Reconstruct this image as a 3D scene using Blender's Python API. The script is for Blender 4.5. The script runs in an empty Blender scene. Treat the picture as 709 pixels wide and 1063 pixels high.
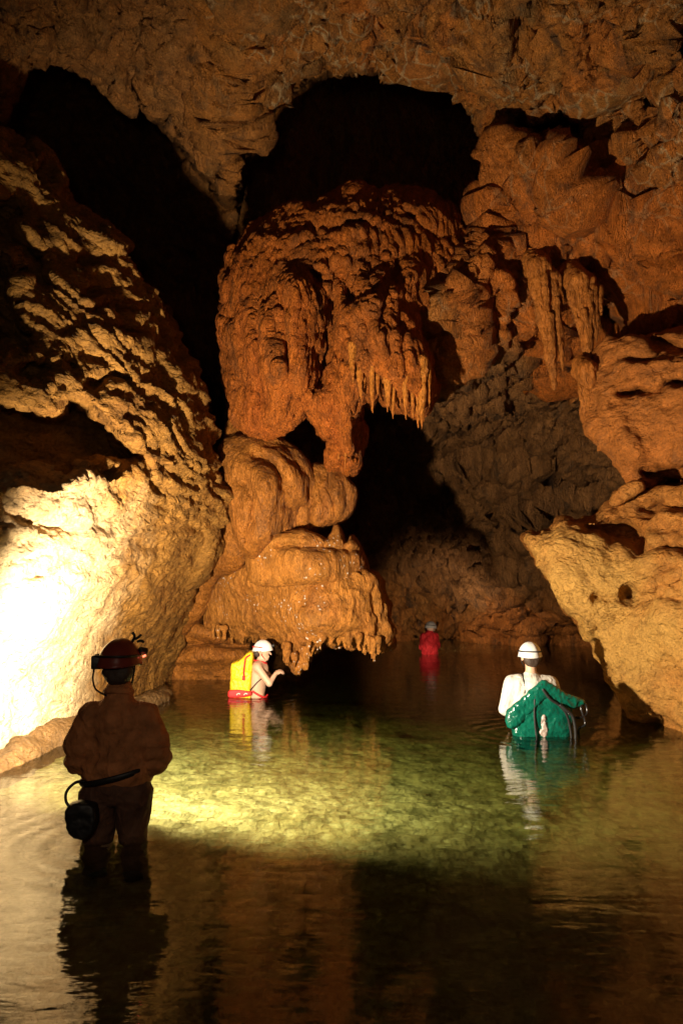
import bpy, math, random
import numpy as np
from mathutils import Vector
import openvdb

random.seed(7)
F_PX = 800.0; CU, CV = 354.5, 531.5; CAM_Z = 1.65
PITCH = math.atan(68.5 / F_PX)
FWD = np.array([0, math.cos(PITCH), math.sin(PITCH)]); UP = np.array([0, -math.sin(PITCH), math.cos(PITCH)])
CAM = np.array([0, 0, CAM_Z])
COL = bpy.context.scene.collection

def ray(u, v):
    """direction (depth 1 along the view axis) through photo position u, v"""
    return FWD + np.array([1, 0, 0]) * ((u - CU) / F_PX) + UP * ((CV - v) / F_PX)
def at(u, v, Y):
    r = ray(u, v); return CAM + r * (Y / r[1])
def on_water(u, v, z=0.0):
    r = ray(u, v); return CAM + r * ((z - CAM_Z) / r[2])
def project(P):
    Q = P - CAM
    d = Q @ FWD
    dd = np.maximum(d, .3)
    return CU + F_PX * Q[..., 0] / dd, CV - F_PX * (Q @ UP) / dd, d

# ---------- noise ----------
_rng = np.random.RandomState(11)
_perm = np.concatenate([_rng.permutation(256)] * 3).astype(np.int32)
_g = _rng.normal(size=(256, 3)); _g = (_g / np.linalg.norm(_g, axis=1)[:, None]).astype(np.float32)
def noise(P):
    P = np.asarray(P, np.float32)
    I = np.floor(P).astype(np.int32); f = P - I
    I &= 255
    w = f * f * f * (f * (f * 6 - 15) + 10)
    def corner(a, b, c):
        h = _perm[_perm[_perm[I[:, 0] + a] + I[:, 1] + b] + I[:, 2] + c]
        g = _g[h]
        return g[:, 0] * (f[:, 0] - a) + g[:, 1] * (f[:, 1] - b) + g[:, 2] * (f[:, 2] - c)
    L = lambda a, b, t: a + (b - a) * t
    x00 = L(corner(0, 0, 0), corner(1, 0, 0), w[:, 0]); x10 = L(corner(0, 1, 0), corner(1, 1, 0), w[:, 0])
    x01 = L(corner(0, 0, 1), corner(1, 0, 1), w[:, 0]); x11 = L(corner(0, 1, 1), corner(1, 1, 1), w[:, 0])
    return L(L(x00, x10, w[:, 1]), L(x01, x11, w[:, 1]), w[:, 2]) * 1.6
def fbm(P, oct=4, gain=.5, lac=2.03):
    P = np.asarray(P, np.float32); r = 0; a = 1
    for i in range(oct):
        r = r + a * noise(P + i * 17.3); P = P * lac; a *= gain
    return r
def ridged(P, oct=4, gain=.5, lac=2.03):
    P = np.asarray(P, np.float32); r = 0; a = 1
    for i in range(oct):
        r = r + a * (1 - 2 * np.abs(noise(P + i * 31.7))); P = P * lac; a *= gain
    return r
def worley(P):
    """distance to the nearest of jittered cell points, 0..~1"""
    P = np.asarray(P, np.float32); I = np.floor(P).astype(np.int32); best = np.full(len(P), 9., np.float32)
    for a in (-1, 0, 1):
        for b in (-1, 0, 1):
            for c in (-1, 0, 1):
                J = (I + (a, b, c)); K = J & 255
                h = _perm[_perm[_perm[K[:, 0]] + K[:, 1]] + K[:, 2]]
                d = J + .5 + _g[h] * .5 - P
                np.minimum(best, (d * d).sum(1), out=best)
    return np.sqrt(best)

# ---------- rasters in the view of the place: outline distance and front depth ----------
def spline(pts, n=5):
    pts = np.array(pts, float); N = len(pts); out = []
    for i in range(N):
        p0, p1, p2, p3 = pts[(i - 1) % N], pts[i], pts[(i + 1) % N], pts[(i + 2) % N]
        for k in range(n):
            t = k / n
            out.append(.5 * ((2 * p1) + (-p0 + p2) * t + (2 * p0 - 5 * p1 + 4 * p2 - p3) * t * t + (-p0 + 3 * p1 - 3 * p2 + p3) * t ** 3))
    return np.array(out)
class Raster:
    def __init__(s, arr, u0, v0, st): s.a = arr.astype(np.float32); s.u0 = u0; s.v0 = v0; s.st = st
    def __call__(s, u, v):
        x = np.clip((u - s.u0) / s.st, 0, s.a.shape[1] - 1.001); y = np.clip((v - s.v0) / s.st, 0, s.a.shape[0] - 1.001)
        i = x.astype(np.int32); j = y.astype(np.int32); x = x - i; y = y - j; A = s.a
        return (A[j, i] * (1 - x) + A[j, i + 1] * x) * (1 - y) + (A[j + 1, i] * (1 - x) + A[j + 1, i + 1] * x) * y
def grid_uv(b, st):
    us = np.arange(b[0], b[2] + st, st); vs = np.arange(b[1], b[3] + st, st)
    return np.meshgrid(us, vs)
def poly_dist(poly, U, V):
    """signed distance (px) to a polygon, negative inside"""
    p = np.array(poly, float); q = np.roll(p, -1, 0); best = np.full(U.shape, 1e9); ins = np.zeros(U.shape, bool)
    for (ax, ay), (bx, by) in zip(p, q):
        ex, ey = bx - ax, by - ay; L = ex * ex + ey * ey + 1e-9
        t = np.clip(((U - ax) * ex + (V - ay) * ey) / L, 0, 1)
        best = np.minimum(best, (U - ax - t * ex) ** 2 + (V - ay - t * ey) ** 2)
        if ay != by:
            c = ((ay > V) != (by > V)) & (U < (bx - ax) * (V - ay) / (by - ay) + ax)
            ins ^= c
    d = np.sqrt(best)
    return np.where(ins, -d, d)
def line_dist(pl, U, V):
    p = np.array(pl, float); best = np.full(U.shape, 1e9)
    for (ax, ay), (bx, by) in zip(p[:-1], p[1:]):
        ex, ey = bx - ax, by - ay; L = ex * ex + ey * ey + 1e-9
        t = np.clip(((U - ax) * ex + (V - ay) * ey) / L, 0, 1)
        best = np.minimum(best, (U - ax - t * ex) ** 2 + (V - ay - t * ey) ** 2)
    return np.sqrt(best)
def depth_raster(pts, b, st=3):
    p = np.array(pts, float); r = np.hypot(p[:, None, 0] - p[None, :, 0], p[:, None, 1] - p[None, :, 1])
    n = len(p); A = np.zeros((n + 1, n + 1)); A[:n, :n] = r; A[:n, n] = 1; A[n, :n] = 1
    w = np.linalg.solve(A + np.eye(n + 1) * 1e-6, np.append(p[:, 2], 0))
    U, V = grid_uv(b, st); D = np.full(U.shape, w[n])
    for i in range(n): D += w[i] * np.sqrt((U - p[i, 0]) ** 2 + (V - p[i, 1]) ** 2 + 9)
    return Raster(D, b[0], b[1], st)
def warp_uv(U, V, amp, sc, seed=0):
    P = np.stack([U.ravel() / sc, V.ravel() / sc, np.full(U.size, seed + .5)], 1)
    a = (noise(P) + .5 * noise(P * 2.3 + 5)).reshape(U.shape); c = (noise(P + 40) + .5 * noise(P * 2.3 + 60)).reshape(U.shape)
    return U + amp * a, V + amp * c
def sstep(x, a, b):
    t = np.clip((x - a) / (b - a), 0, 1); return t * t * (3 - 2 * t)
def add_features(D, U, V, feats):
    """feats: ('hole', polygon, metres deeper, edge px) / ('line', polyline, metres, width px)"""
    Uw, Vw = warp_uv(U, V, 5, 22, 3); Us, Vs = (Uw + U) / 2, (Vw + V) / 2
    for f in feats:
        if f[0] == 'hole':
            d = poly_dist(spline(f[1], 4), *((Us, Vs) if f[2] > 3 else (Uw, Vw))); D += f[2] * sstep(-d, -f[3] * .3, f[3])
        elif f[0] == 'line':
            d = line_dist(f[1], Uw, Vw); D += f[2] * np.exp(-(d / f[3]) ** 2)
        elif f[0] == 'lip':      # a ledge: polyline whose upper side steps back by m and heals over w px
            d = line_dist(f[1], Uw, Vw)
            xs = [q[0] for q in f[1]]; ys = [q[1] for q in f[1]]
            yl = np.interp(Uw, xs, ys); inside = sstep(Uw, min(xs) - 4, min(xs) + 14) * (1 - sstep(Uw, max(xs) - 14, max(xs) + 4))
            h = yl - Vw
            D += inside * f[2] * np.where(h > 0, sstep(h, 0, 5) * (1 - sstep(h, f[3] * .35, f[3])), -.45 * np.exp(-(h / 9) ** 2) * 1.0)

def smax(a, b, k):
    h = np.clip(.5 + .5 * (a - b) / k, 0, 1); return b + (a - b) * h + k * h * (1 - h)
def smin(a, b, k): return -smax(-a, -b, k)

def link(name, V, Fc, mat, parent=None, smooth=True, recenter=True):
    V = np.asarray(V, np.float32); me = bpy.data.meshes.new(name)
    loc = np.zeros(3, np.float32)
    if recenter:
        loc = np.array([(V[:, 0].min() + V[:, 0].max()) / 2, (V[:, 1].min() + V[:, 1].max()) / 2, V[:, 2].min()], np.float32)
    V = V - loc
    if isinstance(Fc, np.ndarray):
        n = Fc.shape[1]
        me.vertices.add(len(V)); me.vertices.foreach_set('co', V.ravel())
        me.loops.add(Fc.size); me.loops.foreach_set('vertex_index', Fc.astype(np.int32).ravel())
        me.polygons.add(len(Fc)); me.polygons.foreach_set('loop_start', np.arange(0, Fc.size, n, dtype=np.int32))
        me.update(calc_edges=True); me.validate()
    else:
        me.from_pydata(V.tolist(), [], Fc)
    if smooth: me.polygons.foreach_set('use_smooth', np.ones(len(me.polygons), bool))
    me.materials.append(mat); me.update()
    o = bpy.data.objects.new(name, me); COL.objects.link(o); o.location = loc.tolist()
    if parent:
        o.parent = parent
        o.location = (Vector(loc.tolist()) - parent_world(parent))
    return o
def parent_world(p):
    w = Vector((0, 0, 0))
    while p: w += p.location; p = p.parent
    return w
def tag(o, label=None, cat=None, group=None, kind=None):
    if label: o['label'] = label
    if cat: o['category'] = cat
    if group: o['group'] = group
    if kind: o['kind'] = kind
    return o
def root(name, loc, label, cat, group=None):
    o = bpy.data.objects.new(name, None); COL.objects.link(o); o.location = [float(c) for c in loc]; o.empty_display_size = .1
    return tag(o, label, cat, group)

def vnormals(V, Q):
    a, b, c, d = (V[Q[:, i]] for i in range(4))
    n = np.cross(c - a, d - b); N = np.zeros_like(V)
    for i in range(4):
        for k in range(3): N[:, k] += np.bincount(Q[:, i], n[:, k], len(V))
    return N / (np.linalg.norm(N, axis=1)[:, None] + 1e-9)
def relax(V, Q, it=1):
    for _ in range(it):
        S = np.zeros_like(V); C = np.zeros(len(V))
        for i in range(4):
            for j in (1, 3):
                src = V[Q[:, (i + j) % 4]]
                for k in range(3): S[:, k] += np.bincount(Q[:, i], src[:, k], len(V))
                C += np.bincount(Q[:, i], minlength=len(V))
        V = V * .5 + .5 * S / np.maximum(C, 1)[:, None]
    return V
def iso(field, origin, vx, relax_it=1):
    A = np.clip(field, -4 * vx, 4 * vx).astype(np.float32)
    for s in (0, -1): A[s] = 4 * vx; A[:, s] = 4 * vx; A[:, :, s] = 4 * vx
    g = openvdb.FloatGrid(4 * vx); g.copyFromArray(A)
    P, Q = g.convertToQuads(0.0)
    P = np.asarray(P, np.float64); Q = np.asarray(Q, np.int64)
    V = P * vx + origin
    V = relax(V, Q, relax_it)
    c = V.mean(0); a = V[Q[:, 0]] - c
    n = np.cross(V[Q[:, 2]] - V[Q[:, 0]], V[Q[:, 3]] - V[Q[:, 1]])
    if (a * n).sum() < 0: Q = Q[:, ::-1].copy()
    return V, Q

def cone_field(P, prims, k):
    """smooth union of tapered capsules (a, b, ra, rb) at points P (N,3)"""
    best = None
    for a, b, ra, rb in prims:
        a = np.array(a, np.float32); b = np.array(b, np.float32); ab = b - a; L = float(ab @ ab) + 1e-9
        t = np.clip(((P - a) @ ab) / L, 0, 1)
        d = np.sqrt(((P - a - t[:, None] * ab) ** 2).sum(1)) - (ra + (rb - ra) * t)
        best = d if best is None else smin(best, d, k)
    return best

def rock_body(poly, pts, back, k, vx, feats=(), warp=(5, 30), prims=(), pk=.06, cut=None, wob=.12, wobs=1.2, seed=0, curved=True):
    """closed solid: outline poly, front depth from pts, back depth = front + back metres, edges rounded by k metres"""
    p = np.array(poly, float); b = [p[:, 0].min() - 30, p[:, 1].min() - 30, p[:, 0].max() + 30, p[:, 1].max() + 30]
    F = depth_raster(pts, b, 3)
    U, V = grid_uv(b, 1.5)
    Uw, Vw = warp_uv(U, V, warp[0], warp[1], seed)
    Ld = Raster(poly_dist(spline(poly, 4) if curved else poly, Uw, Vw), b[0], b[1], 1.5)
    D = F(U, V); Dm = D.copy(); add_features(D, U, V, feats); Fr = Raster(D, b[0], b[1], 1.5); Dm = Raster(Dm, b[0], b[1], 1.5)
    dmin, dmax = D.min() - .2, D.max() + back + .2
    cs = np.array([CAM + ray(u, v) * d for u in (b[0], b[2]) for v in (b[1], b[3]) for d in (dmin, dmax)])
    lo, hi = cs.min(0), cs.max(0); lo[2] = max(lo[2], -1.8)
    n = np.ceil((hi - lo) / vx).astype(int) + 1
    def raw(Qp):
        u, v, d = project(Qp)
        lat = Ld(u, v) * np.maximum(d, .5) / F_PX
        f = smax(smax(lat, Fr(u, v) - d, k), d - Dm(u, v) - back, k)
        return np.where((u < b[0]) | (u > b[2]) | (v < b[1]) | (v > b[3]), 1.0, f)
    # coarse pass, every 4th voxel, to find where the surface can be
    s4 = 4; nc = -(-n // s4) + 1
    C = np.stack(np.meshgrid(*[lo[q] + np.arange(nc[q]) * vx * s4 for q in range(3)], indexing='ij'), -1).reshape(-1, 3)
    fc = raw(C).reshape(tuple(nc)); near_c = np.abs(fc) < .22 + wob * 1.5
    mx = fc.copy(); mn = fc.copy()
    for ax in range(3):
        for sh in (1, -1):
            mx = np.maximum(mx, np.roll(mx, sh, ax)); mn = np.minimum(mn, np.roll(mn, sh, ax)); near_c |= np.roll(near_c, sh, ax)
    act = near_c | ((mx > 0) & (mn < 0))
    rep = lambda a_: np.repeat(np.repeat(np.repeat(a_, s4, 0), s4, 1), s4, 2)[s4 // 2:s4 // 2 + n[0], s4 // 2:s4 // 2 + n[1], s4 // 2:s4 // 2 + n[2]]
    A = rep(fc).astype(np.float32); M = rep(act); A = np.ascontiguousarray(A)
    ii, jj, kk = np.nonzero(M)
    for c0 in range(0, len(ii), 3000000):
        i_, j_, k_ = ii[c0:c0 + 3000000], jj[c0:c0 + 3000000], kk[c0:c0 + 3000000]
        Qp = np.stack([lo[0] + i_ * vx, lo[1] + j_ * vx, lo[2] + k_ * vx], 1)
        f = raw(Qp); near = np.abs(f) < wob * 1.5 + 4 * vx
        if near.any():
            pn = (Qp[near] / wobs + seed * 7.1).astype(np.float32)
            f[near] += wob * (noise(pn) + .5 * noise(pn * 2.1 + 9))
        A[i_, j_, k_] = f
    if prims:
        for pr in prims:
            a, c, ra, rb = pr; m = max(ra, rb) + pk + 3 * vx
            l = np.floor((np.minimum(a, c) - m - lo) / vx).astype(int); h = np.ceil((np.maximum(a, c) + m - lo) / vx).astype(int)
            l = np.maximum(l, 0); h = np.minimum(h, n)
            if (h <= l).any(): continue
            gx = np.stack(np.meshgrid(*[lo[q] + np.arange(l[q], h[q]) * vx for q in range(3)], indexing='ij'), -1)
            dd = cone_field(gx.reshape(-1, 3), [pr], pk).reshape(gx.shape[:3])
            sl = tuple(slice(l[q], h[q]) for q in range(3)); A[sl] = smin(A[sl], dd, pk)
    return iso(A, lo, vx)

def detail(V, Q, fn, it=1):
    for _ in range(it):
        N = vnormals(V, Q); V = V + N * fn(V, N)[:, None]
    return V

# one vertex pass of surface relief per rock style (metres, along the normal)
def st_rough(V, N):
    w = V + .25 * np.stack([noise(V * 1.3), noise(V * 1.3 + 9), noise(V * 1.3 + 19)], 1)
    r = .075 * ridged(w * (1.5, 1.5, 2.2), 4, .5) + .05 * fbm(w * 3.2, 3, .55) - .04
    pits = np.clip(.42 - worley(w * (3.2, 3.2, 5.0)), 0, 1)
    q = fbm(w * (1.6, 1.6, 2.6) + 5, 4, .6); q = np.floor(q * 4) / 4 + .25 * np.clip((q * 4 % 1 - .5) * 5 + .5, 0, 1)
    return .5 * r - .16 * pits + .07 * q + .014 * ridged(w * (7, 7, 13), 2, .6)
def st_strata(V, N):
    w = V + .35 * np.stack([noise(V * .8), noise(V * .8 + 9), noise(V * .8 + 19)], 1)
    s = .5 * w[:, 0] + w[:, 2]              # beds dip gently
    B = np.stack([w[:, 0] * 1.1, w[:, 1] * 1.1, s * 5.5], 1)
    lo = sstep(V[:, 2], .9, 3.0) * .75 + .25
    q = fbm(B * .8, 4, .6); q = np.floor(q * 4) / 4 + .25 * np.clip((q * 4 % 1 - .5) * 5 + .5, 0, 1)      # broken, stepped beds
    r = .085 * lo * q + .02 * lo * ridged(B, 2, .55) + .035 * fbm(w * 2.1, 4, .55)
    pits = np.clip(.4 - worley(w * (2.6, 2.6, 4.4)), 0, .3) + .5 * np.clip(.38 - worley(w * (5.5, 5.5, 8)), 0, .25)
    return r - .2 * lo * pits + .012 * ridged(w * 8, 2, .65)
def st_curtain(V, N):
    w = V + .22 * np.stack([noise(V * 1.1), noise(V * 1.1 + 9), 0 * V[:, 0]], 1)
    fl = ridged(w * (5.5, 5.5, .75), 3, .6)
    return .05 * fl + .035 * fbm(w * 1.9, 3, .5) + .02 * ridged(w * (10, 10, 2.2) + 3, 2, .6)
def st_flow(V, N):
    w = V + .15 * np.stack([noise(V * 1.2), noise(V * 1.2 + 9), 0 * V[:, 0]], 1)
    return .012 * ridged(w * (7, 7, .8), 3, .6) + .03 * fbm(w * 1.7, 2, .5) + .006 * fbm(w * 11, 2, .6)
def st_pop(V, N):    # lumpy popcorn flowstone
    return .022 * fbm(V * 5, 3, .6) + .02 * ridged(V * (9, 9, 3.5), 2, .5) + .02 * np.clip(.5 - worley(V * 8), -.2, 1)
# ---------- materials ----------
def nt(mat):
    mat.use_nodes = True; t = mat.node_tree; t.nodes.clear(); return t
class G:
    def __init__(s, name):
        s.m = bpy.data.materials.new(name); s.t = nt(s.m)
        s.out = s.n('ShaderNodeOutputMaterial')
    def n(s, ty, **kw):
        x = s.t.nodes.new(ty)
        for k, v in kw.items():
            if k in x.inputs and not hasattr(x, k): x.inputs[k].default_value = v
            elif hasattr(x, k): setattr(x, k, v)
            else: x.inputs[k.replace('_', ' ')].default_value = v
        return x
    def l(s, a, b): s.t.links.new(a, b)
    def coord(s, scale=(1, 1, 1), warp=0, wsc=1.0):
        c = s.n('ShaderNodeTexCoord'); src = c.outputs['Object']
        if warp:
            nz = s.n('ShaderNodeTexNoise'); nz.inputs['Scale'].default_value = wsc; nz.inputs['Detail'].default_value = 3; s.l(src, nz.inputs['Vector'])
            sub = s.n('ShaderNodeVectorMath', operation='SUBTRACT'); s.l(nz.outputs['Color'], sub.inputs[0]); sub.inputs[1].default_value = (.5, .5, .5)
            sc = s.n('ShaderNodeVectorMath', operation='SCALE'); s.l(sub.outputs[0], sc.inputs[0]); sc.inputs['Scale'].default_value = warp
            ad = s.n('ShaderNodeVectorMath', operation='ADD'); s.l(src, ad.inputs[0]); s.l(sc.outputs[0], ad.inputs[1]); src = ad.outputs[0]
        mp = s.n('ShaderNodeMapping'); mp.inputs['Scale'].default_value = scale; s.l(src, mp.inputs['Vector'])
        return mp.outputs[0]
    def noise(s, vec, scale, detail=6, rough=.55, dist=0):
        x = s.n('ShaderNodeTexNoise'); x.inputs['Scale'].default_value = scale; x.inputs['Detail'].default_value = detail
        x.inputs['Roughness'].default_value = rough; x.inputs['Distortion'].default_value = dist; s.l(vec, x.inputs['Vector']); return x.outputs['Fac']
    def ridge(s, vec, scale, detail=6, rough=.55):
        f = s.noise(vec, scale, detail, rough)
        a = s.math('SUBTRACT', f, .5); b = s.math('ABSOLUTE', a); return s.math('MULTIPLY_ADD', b, -4.0, 1.0)
    def vor(s, vec, scale, feature='F1'):
        x = s.n('ShaderNodeTexVoronoi', feature=feature); x.inputs['Scale'].default_value = scale; s.l(vec, x.inputs['Vector']); return x.outputs['Distance']
    def math(s, op, a, b=None, c=None, clamp=False):
        x = s.n('ShaderNodeMath', operation=op); x.use_clamp = clamp
        for i, q in enumerate((a, b, c)):
            if q is None: continue
            if isinstance(q, (int, float)): x.inputs[i].default_value = q
            else: s.l(q, x.inputs[i])
        return x.outputs[0]
    def ramp(s, fac, stops):
        x = s.n('ShaderNodeValToRGB'); e = x.color_ramp.elements
        while len(e) < len(stops): e.new(.5)
        for k, (p, c) in zip(e, stops):
            k.position = p; k.color = (c, c, c, 1) if isinstance(c, (int, float)) else (*c, 1)
        s.l(fac, x.inputs[0]); return x.outputs[0]
    def mix(s, fac, a, b, mode='MIX'):
        x = s.n('ShaderNodeMix', data_type='RGBA', blend_type=mode)
        for i, q in ((0, fac), (6, a), (7, b)):
            if isinstance(q, (int, float)): x.inputs[i].default_value = q
            elif isinstance(q, tuple): x.inputs[i].default_value = (*q, 1)
            else: s.l(q, x.inputs[i])
        return x.outputs[2]
    def bump(s, h, dist, strength=1.0, nrm=None):
        x = s.n('ShaderNodeBump'); x.inputs['Distance'].default_value = dist; x.inputs['Strength'].default_value = strength
        s.l(h, x.inputs['Height'])
        if nrm is not None: s.l(nrm, x.inputs['Normal'])
        return x.outputs[0]
    def bsdf(s, col, rough=.6, nrm=None, spec=.4, **kw):
        x = s.n('ShaderNodeBsdfPrincipled')
        for k, q in (('Base Color', col), ('Roughness', rough)):
            if isinstance(q, (int, float)): x.inputs[k].default_value = q
            elif isinstance(q, tuple): x.inputs[k].default_value = (*q, 1)
            else: s.l(q, x.inputs[k])
        x.inputs['Specular IOR Level'].default_value = spec
        for k, v in kw.items(): x.inputs[k.replace('_', ' ')].default_value = v
        if nrm is not None: s.l(nrm, x.inputs['Normal'])
        s.l(x.outputs[0], s.out.inputs['Surface']); return x

def rock_mat(name, c1, c2, c3, dark=(.05, .035, .022), streak=(1, 1, 1), b1=.05, b2=.02, rough=.6, spots=0, darkamt=.35, fine=22, vert=0, grey=None, greyamt=.5, pale=None, pits=0, zones=False):
    g = G(name)
    v = g.coord(streak, .5, 1.3)
    base = g.ramp(g.noise(v, .9, 5, .6), [(.3, c1), (.5, c2), (.7, c3)])
    sm = g.ramp(g.noise(v, 4.5, 6, .65), [(.35, .62), (.62, 1.12)])
    col = g.mix(1.0, base, sm, 'MULTIPLY')
    if grey:
        gm = g.ramp(g.noise(g.coord((1, 1, 1), .8, .7), .55, 4, .6), [(.46, 0.0), (.6, greyamt)])
        col = g.mix(gm, col, grey)
    o_ = g.coord()
    if zones:      # rock kinds of the great wall: r = orange flowstone, g = grey bedrock
        at_ = g.n('ShaderNodeAttribute', attribute_name='rock_kind'); sp_ = g.n('ShaderNodeSeparateColor'); g.l(at_.outputs['Color'], sp_.inputs[0])
        oc = g.mix(1.0, (.68, .185, .024), sm, 'MULTIPLY'); col = g.mix(sp_.outputs[0], col, oc)
        gc = g.mix(1.0, (.36, .155, .045), sm, 'MULTIPLY'); col = g.mix(sp_.outputs[1], col, gc)
        # pale calcite veins
        ve = g.n('ShaderNodeTexVoronoi', feature='DISTANCE_TO_EDGE'); ve.inputs['Scale'].default_value = 2.6; g.l(g.coord((1.6, 1.6, .8), .5, 1.8), ve.inputs['Vector'])
        vm = g.math('MULTIPLY', g.ramp(ve.outputs['Distance'], [(.0, 1.0), (.09, 0.0)]), g.ramp(g.noise(o_, 1.1, 4, .6), [(.48, 0.0), (.58, .8)]))
        col = g.mix(g.math('MULTIPLY', vm, sp_.outputs[2]), col, (.62, .42, .2))
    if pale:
        # paler patch (on the left wall the flash's hot spot, painted in); its centre and reach in metres, edge broken up by noise
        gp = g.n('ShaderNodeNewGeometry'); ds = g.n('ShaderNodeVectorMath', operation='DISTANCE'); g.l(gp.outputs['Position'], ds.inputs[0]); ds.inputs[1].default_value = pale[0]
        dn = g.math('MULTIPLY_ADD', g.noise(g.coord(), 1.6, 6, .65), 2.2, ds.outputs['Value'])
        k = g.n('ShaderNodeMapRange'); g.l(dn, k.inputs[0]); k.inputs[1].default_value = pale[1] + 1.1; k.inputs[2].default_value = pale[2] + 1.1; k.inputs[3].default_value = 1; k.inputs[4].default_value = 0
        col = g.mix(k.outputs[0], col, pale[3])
    st = g.ramp(g.noise(v, 2.2, 7, .7), [(.52, 0.0), (.68, darkamt)])
    col = g.mix(st, col, dark)
    o = g.coord()
    fr = g.ramp(g.noise(o, 30, 5, .7), [(.3, .72), (.7, 1.2)])
    col = g.mix(1.0, col, fr, 'MULTIPLY')
    if spots:
        sp = g.ramp(g.math('MULTIPLY', g.ramp(g.vor(o, 16), [(.12, 1.0), (.3, 0.0)]), g.ramp(g.noise(o, 1.6, 3, .5), [(.5, 0.0), (.62, 1.0)])), [(.2, 0.0), (.8, spots)])
        col = g.mix(sp, col, (.78, .72, .62))
    h1 = g.ridge(g.coord(streak, .3, 2), 4.0, 8, .62)
    h2 = g.noise(o, fine, 8, .72)
    h = g.math('MULTIPLY_ADD', h2, .55, h1)
    n1 = g.bump(h1, b1, 1.0)
    n2 = g.bump(h2, b2, 1.0, n1)
    if pits:
        pv = g.coord((1, 1, 1.5), .22, 3.5)
        for sc_, am in ((5.5, 1.0), (13, .5)):
            n2 = g.bump(g.math('MINIMUM', g.vor(pv, sc_), .42), pits * am, 1.0, n2)
        n2 = g.bump(g.math('SUBTRACT', g.vor(pv, 9, 'F2'), g.vor(pv, 9)), pits * .35, 1.0, n2)
    if vert:
        n2 = g.bump(g.ridge(g.coord((9, 9, .9), .25, 2), 1.3, 4, .6), vert, 1.0, n2)
        n2 = g.bump(g.ridge(g.coord((9, 9, 1.4), .12, 4), 3.6, 4, .6), vert * .35, 1.0, n2)
    rg = g.ramp(g.noise(o, 3.5, 4, .6), [(.3, rough - .15), (.7, rough + .15)])
    g.bsdf(col, rg, n2, .22)
    return g.m

MAT = {}
MAT['left'] = rock_mat('pale limestone', (.33, .15, .026), (.36, .165, .03), (.25, .1, .016), b1=.04, b2=.03, darkamt=.55, dark=(.09, .04, .01), streak=(1, 1, 1.8), fine=14, rough=.7, pale=((-3.0, 7.0, .5), .9, 2.6, (.7, .53, .29)), pits=.05)  # pale: the flash's burnt-out white put into the wall colour
MAT['shell'] = rock_mat('brown cave rock', (.42, .19, .045), (.52, .185, .03), (.33, .16, .045), streak=(1.6, 1.6, .4), b1=.07, b2=.05, vert=.05, darkamt=.7, fine=12, zones=True, pits=.04)
MAT['curtain'] = rock_mat('orange curtain rock', (.54, .13, .016), (.64, .17, .02), (.34, .1, .018), streak=(2.6, 2.6, .5), b1=.05, b2=.03, vert=.06, darkamt=.75, fine=18, dark=(.06, .03, .01), pits=.02)
MAT['flow'] = rock_mat('smooth flowstone', (.45, .155, .024), (.52, .185, .028), (.35, .115, .02), streak=(1.5, 1.5, .6), b1=.016, b2=.014, vert=.045, darkamt=.65, rough=.5)
MAT['shelf'] = rock_mat('knobbly flowstone', (.48, .18, .028), (.54, .21, .034), (.38, .125, .022), streak=(1.5, 1.5, .8), b1=.03, b2=.025, vert=.025, spots=.85, darkamt=.4, fine=20)
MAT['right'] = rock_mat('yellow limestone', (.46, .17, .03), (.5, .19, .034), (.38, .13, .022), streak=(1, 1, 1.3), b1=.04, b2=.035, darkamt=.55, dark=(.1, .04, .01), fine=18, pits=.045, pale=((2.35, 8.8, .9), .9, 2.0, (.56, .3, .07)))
MAT['upper'] = rock_mat('orange limestone', (.48, .15, .025), (.52, .17, .03), (.36, .115, .02), streak=(1, 1, 1.6), b1=.05, b2=.03, darkamt=.55, pits=.03)
MAT['tite'] = rock_mat('stalactite calcite', (.5, .15, .022), (.55, .18, .028), (.36, .11, .018), streak=(3, 3, .6), b1=.02, b2=.015, vert=.03, darkamt=.4, rough=.5)
MAT['tite_pale'] = rock_mat('fresh stalactite calcite', (.6, .19, .025), (.66, .23, .032), (.45, .13, .018), streak=(3, 3, .6), b1=.02, b2=.015, vert=.03, darkamt=.3, rough=.45)

def bed_mat():
    g = G('silty cave floor')
    o = g.coord((1, 1, 1), .4, 1.5)
    c = g.ramp(g.noise(o, 1.2, 6, .6), [(.35, (.4, .33, .16)), (.65, (.58, .5, .28))])
    peb = g.vor(g.coord((1, 1, 1), .12, 5), 11)
    c = g.mix(g.ramp(peb, [(.2, .8), (.45, 0.0)]), c, (.68, .6, .36))
    c = g.mix(g.ramp(g.noise(o, 16, 4, .6), [(.45, 0.0), (.62, .4)]), c, (.24, .2, .09))
    c = g.mix(g.ramp(g.noise(o, 5, 5, .7), [(.46, 0.0), (.6, .75)]), c, (.12, .11, .045))
    # flash's pool of light painted into the bed: paler in mid pool, darker elsewhere; edge broken by noise
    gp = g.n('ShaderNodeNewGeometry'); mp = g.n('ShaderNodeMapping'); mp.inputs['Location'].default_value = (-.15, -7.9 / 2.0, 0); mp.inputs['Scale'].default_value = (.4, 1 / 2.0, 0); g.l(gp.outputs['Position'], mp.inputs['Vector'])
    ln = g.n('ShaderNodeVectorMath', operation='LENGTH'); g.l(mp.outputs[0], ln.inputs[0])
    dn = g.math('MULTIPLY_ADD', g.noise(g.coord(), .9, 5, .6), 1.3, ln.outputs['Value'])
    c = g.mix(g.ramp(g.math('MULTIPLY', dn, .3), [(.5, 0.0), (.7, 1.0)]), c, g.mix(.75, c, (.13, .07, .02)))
    n = g.bump(g.noise(o, 9, 8, .7), .12); n = g.bump(peb, .09, .8, n)
    g.bsdf(c, .85, n, .2); return g.m
MAT['bed'] = bed_mat()
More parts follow.
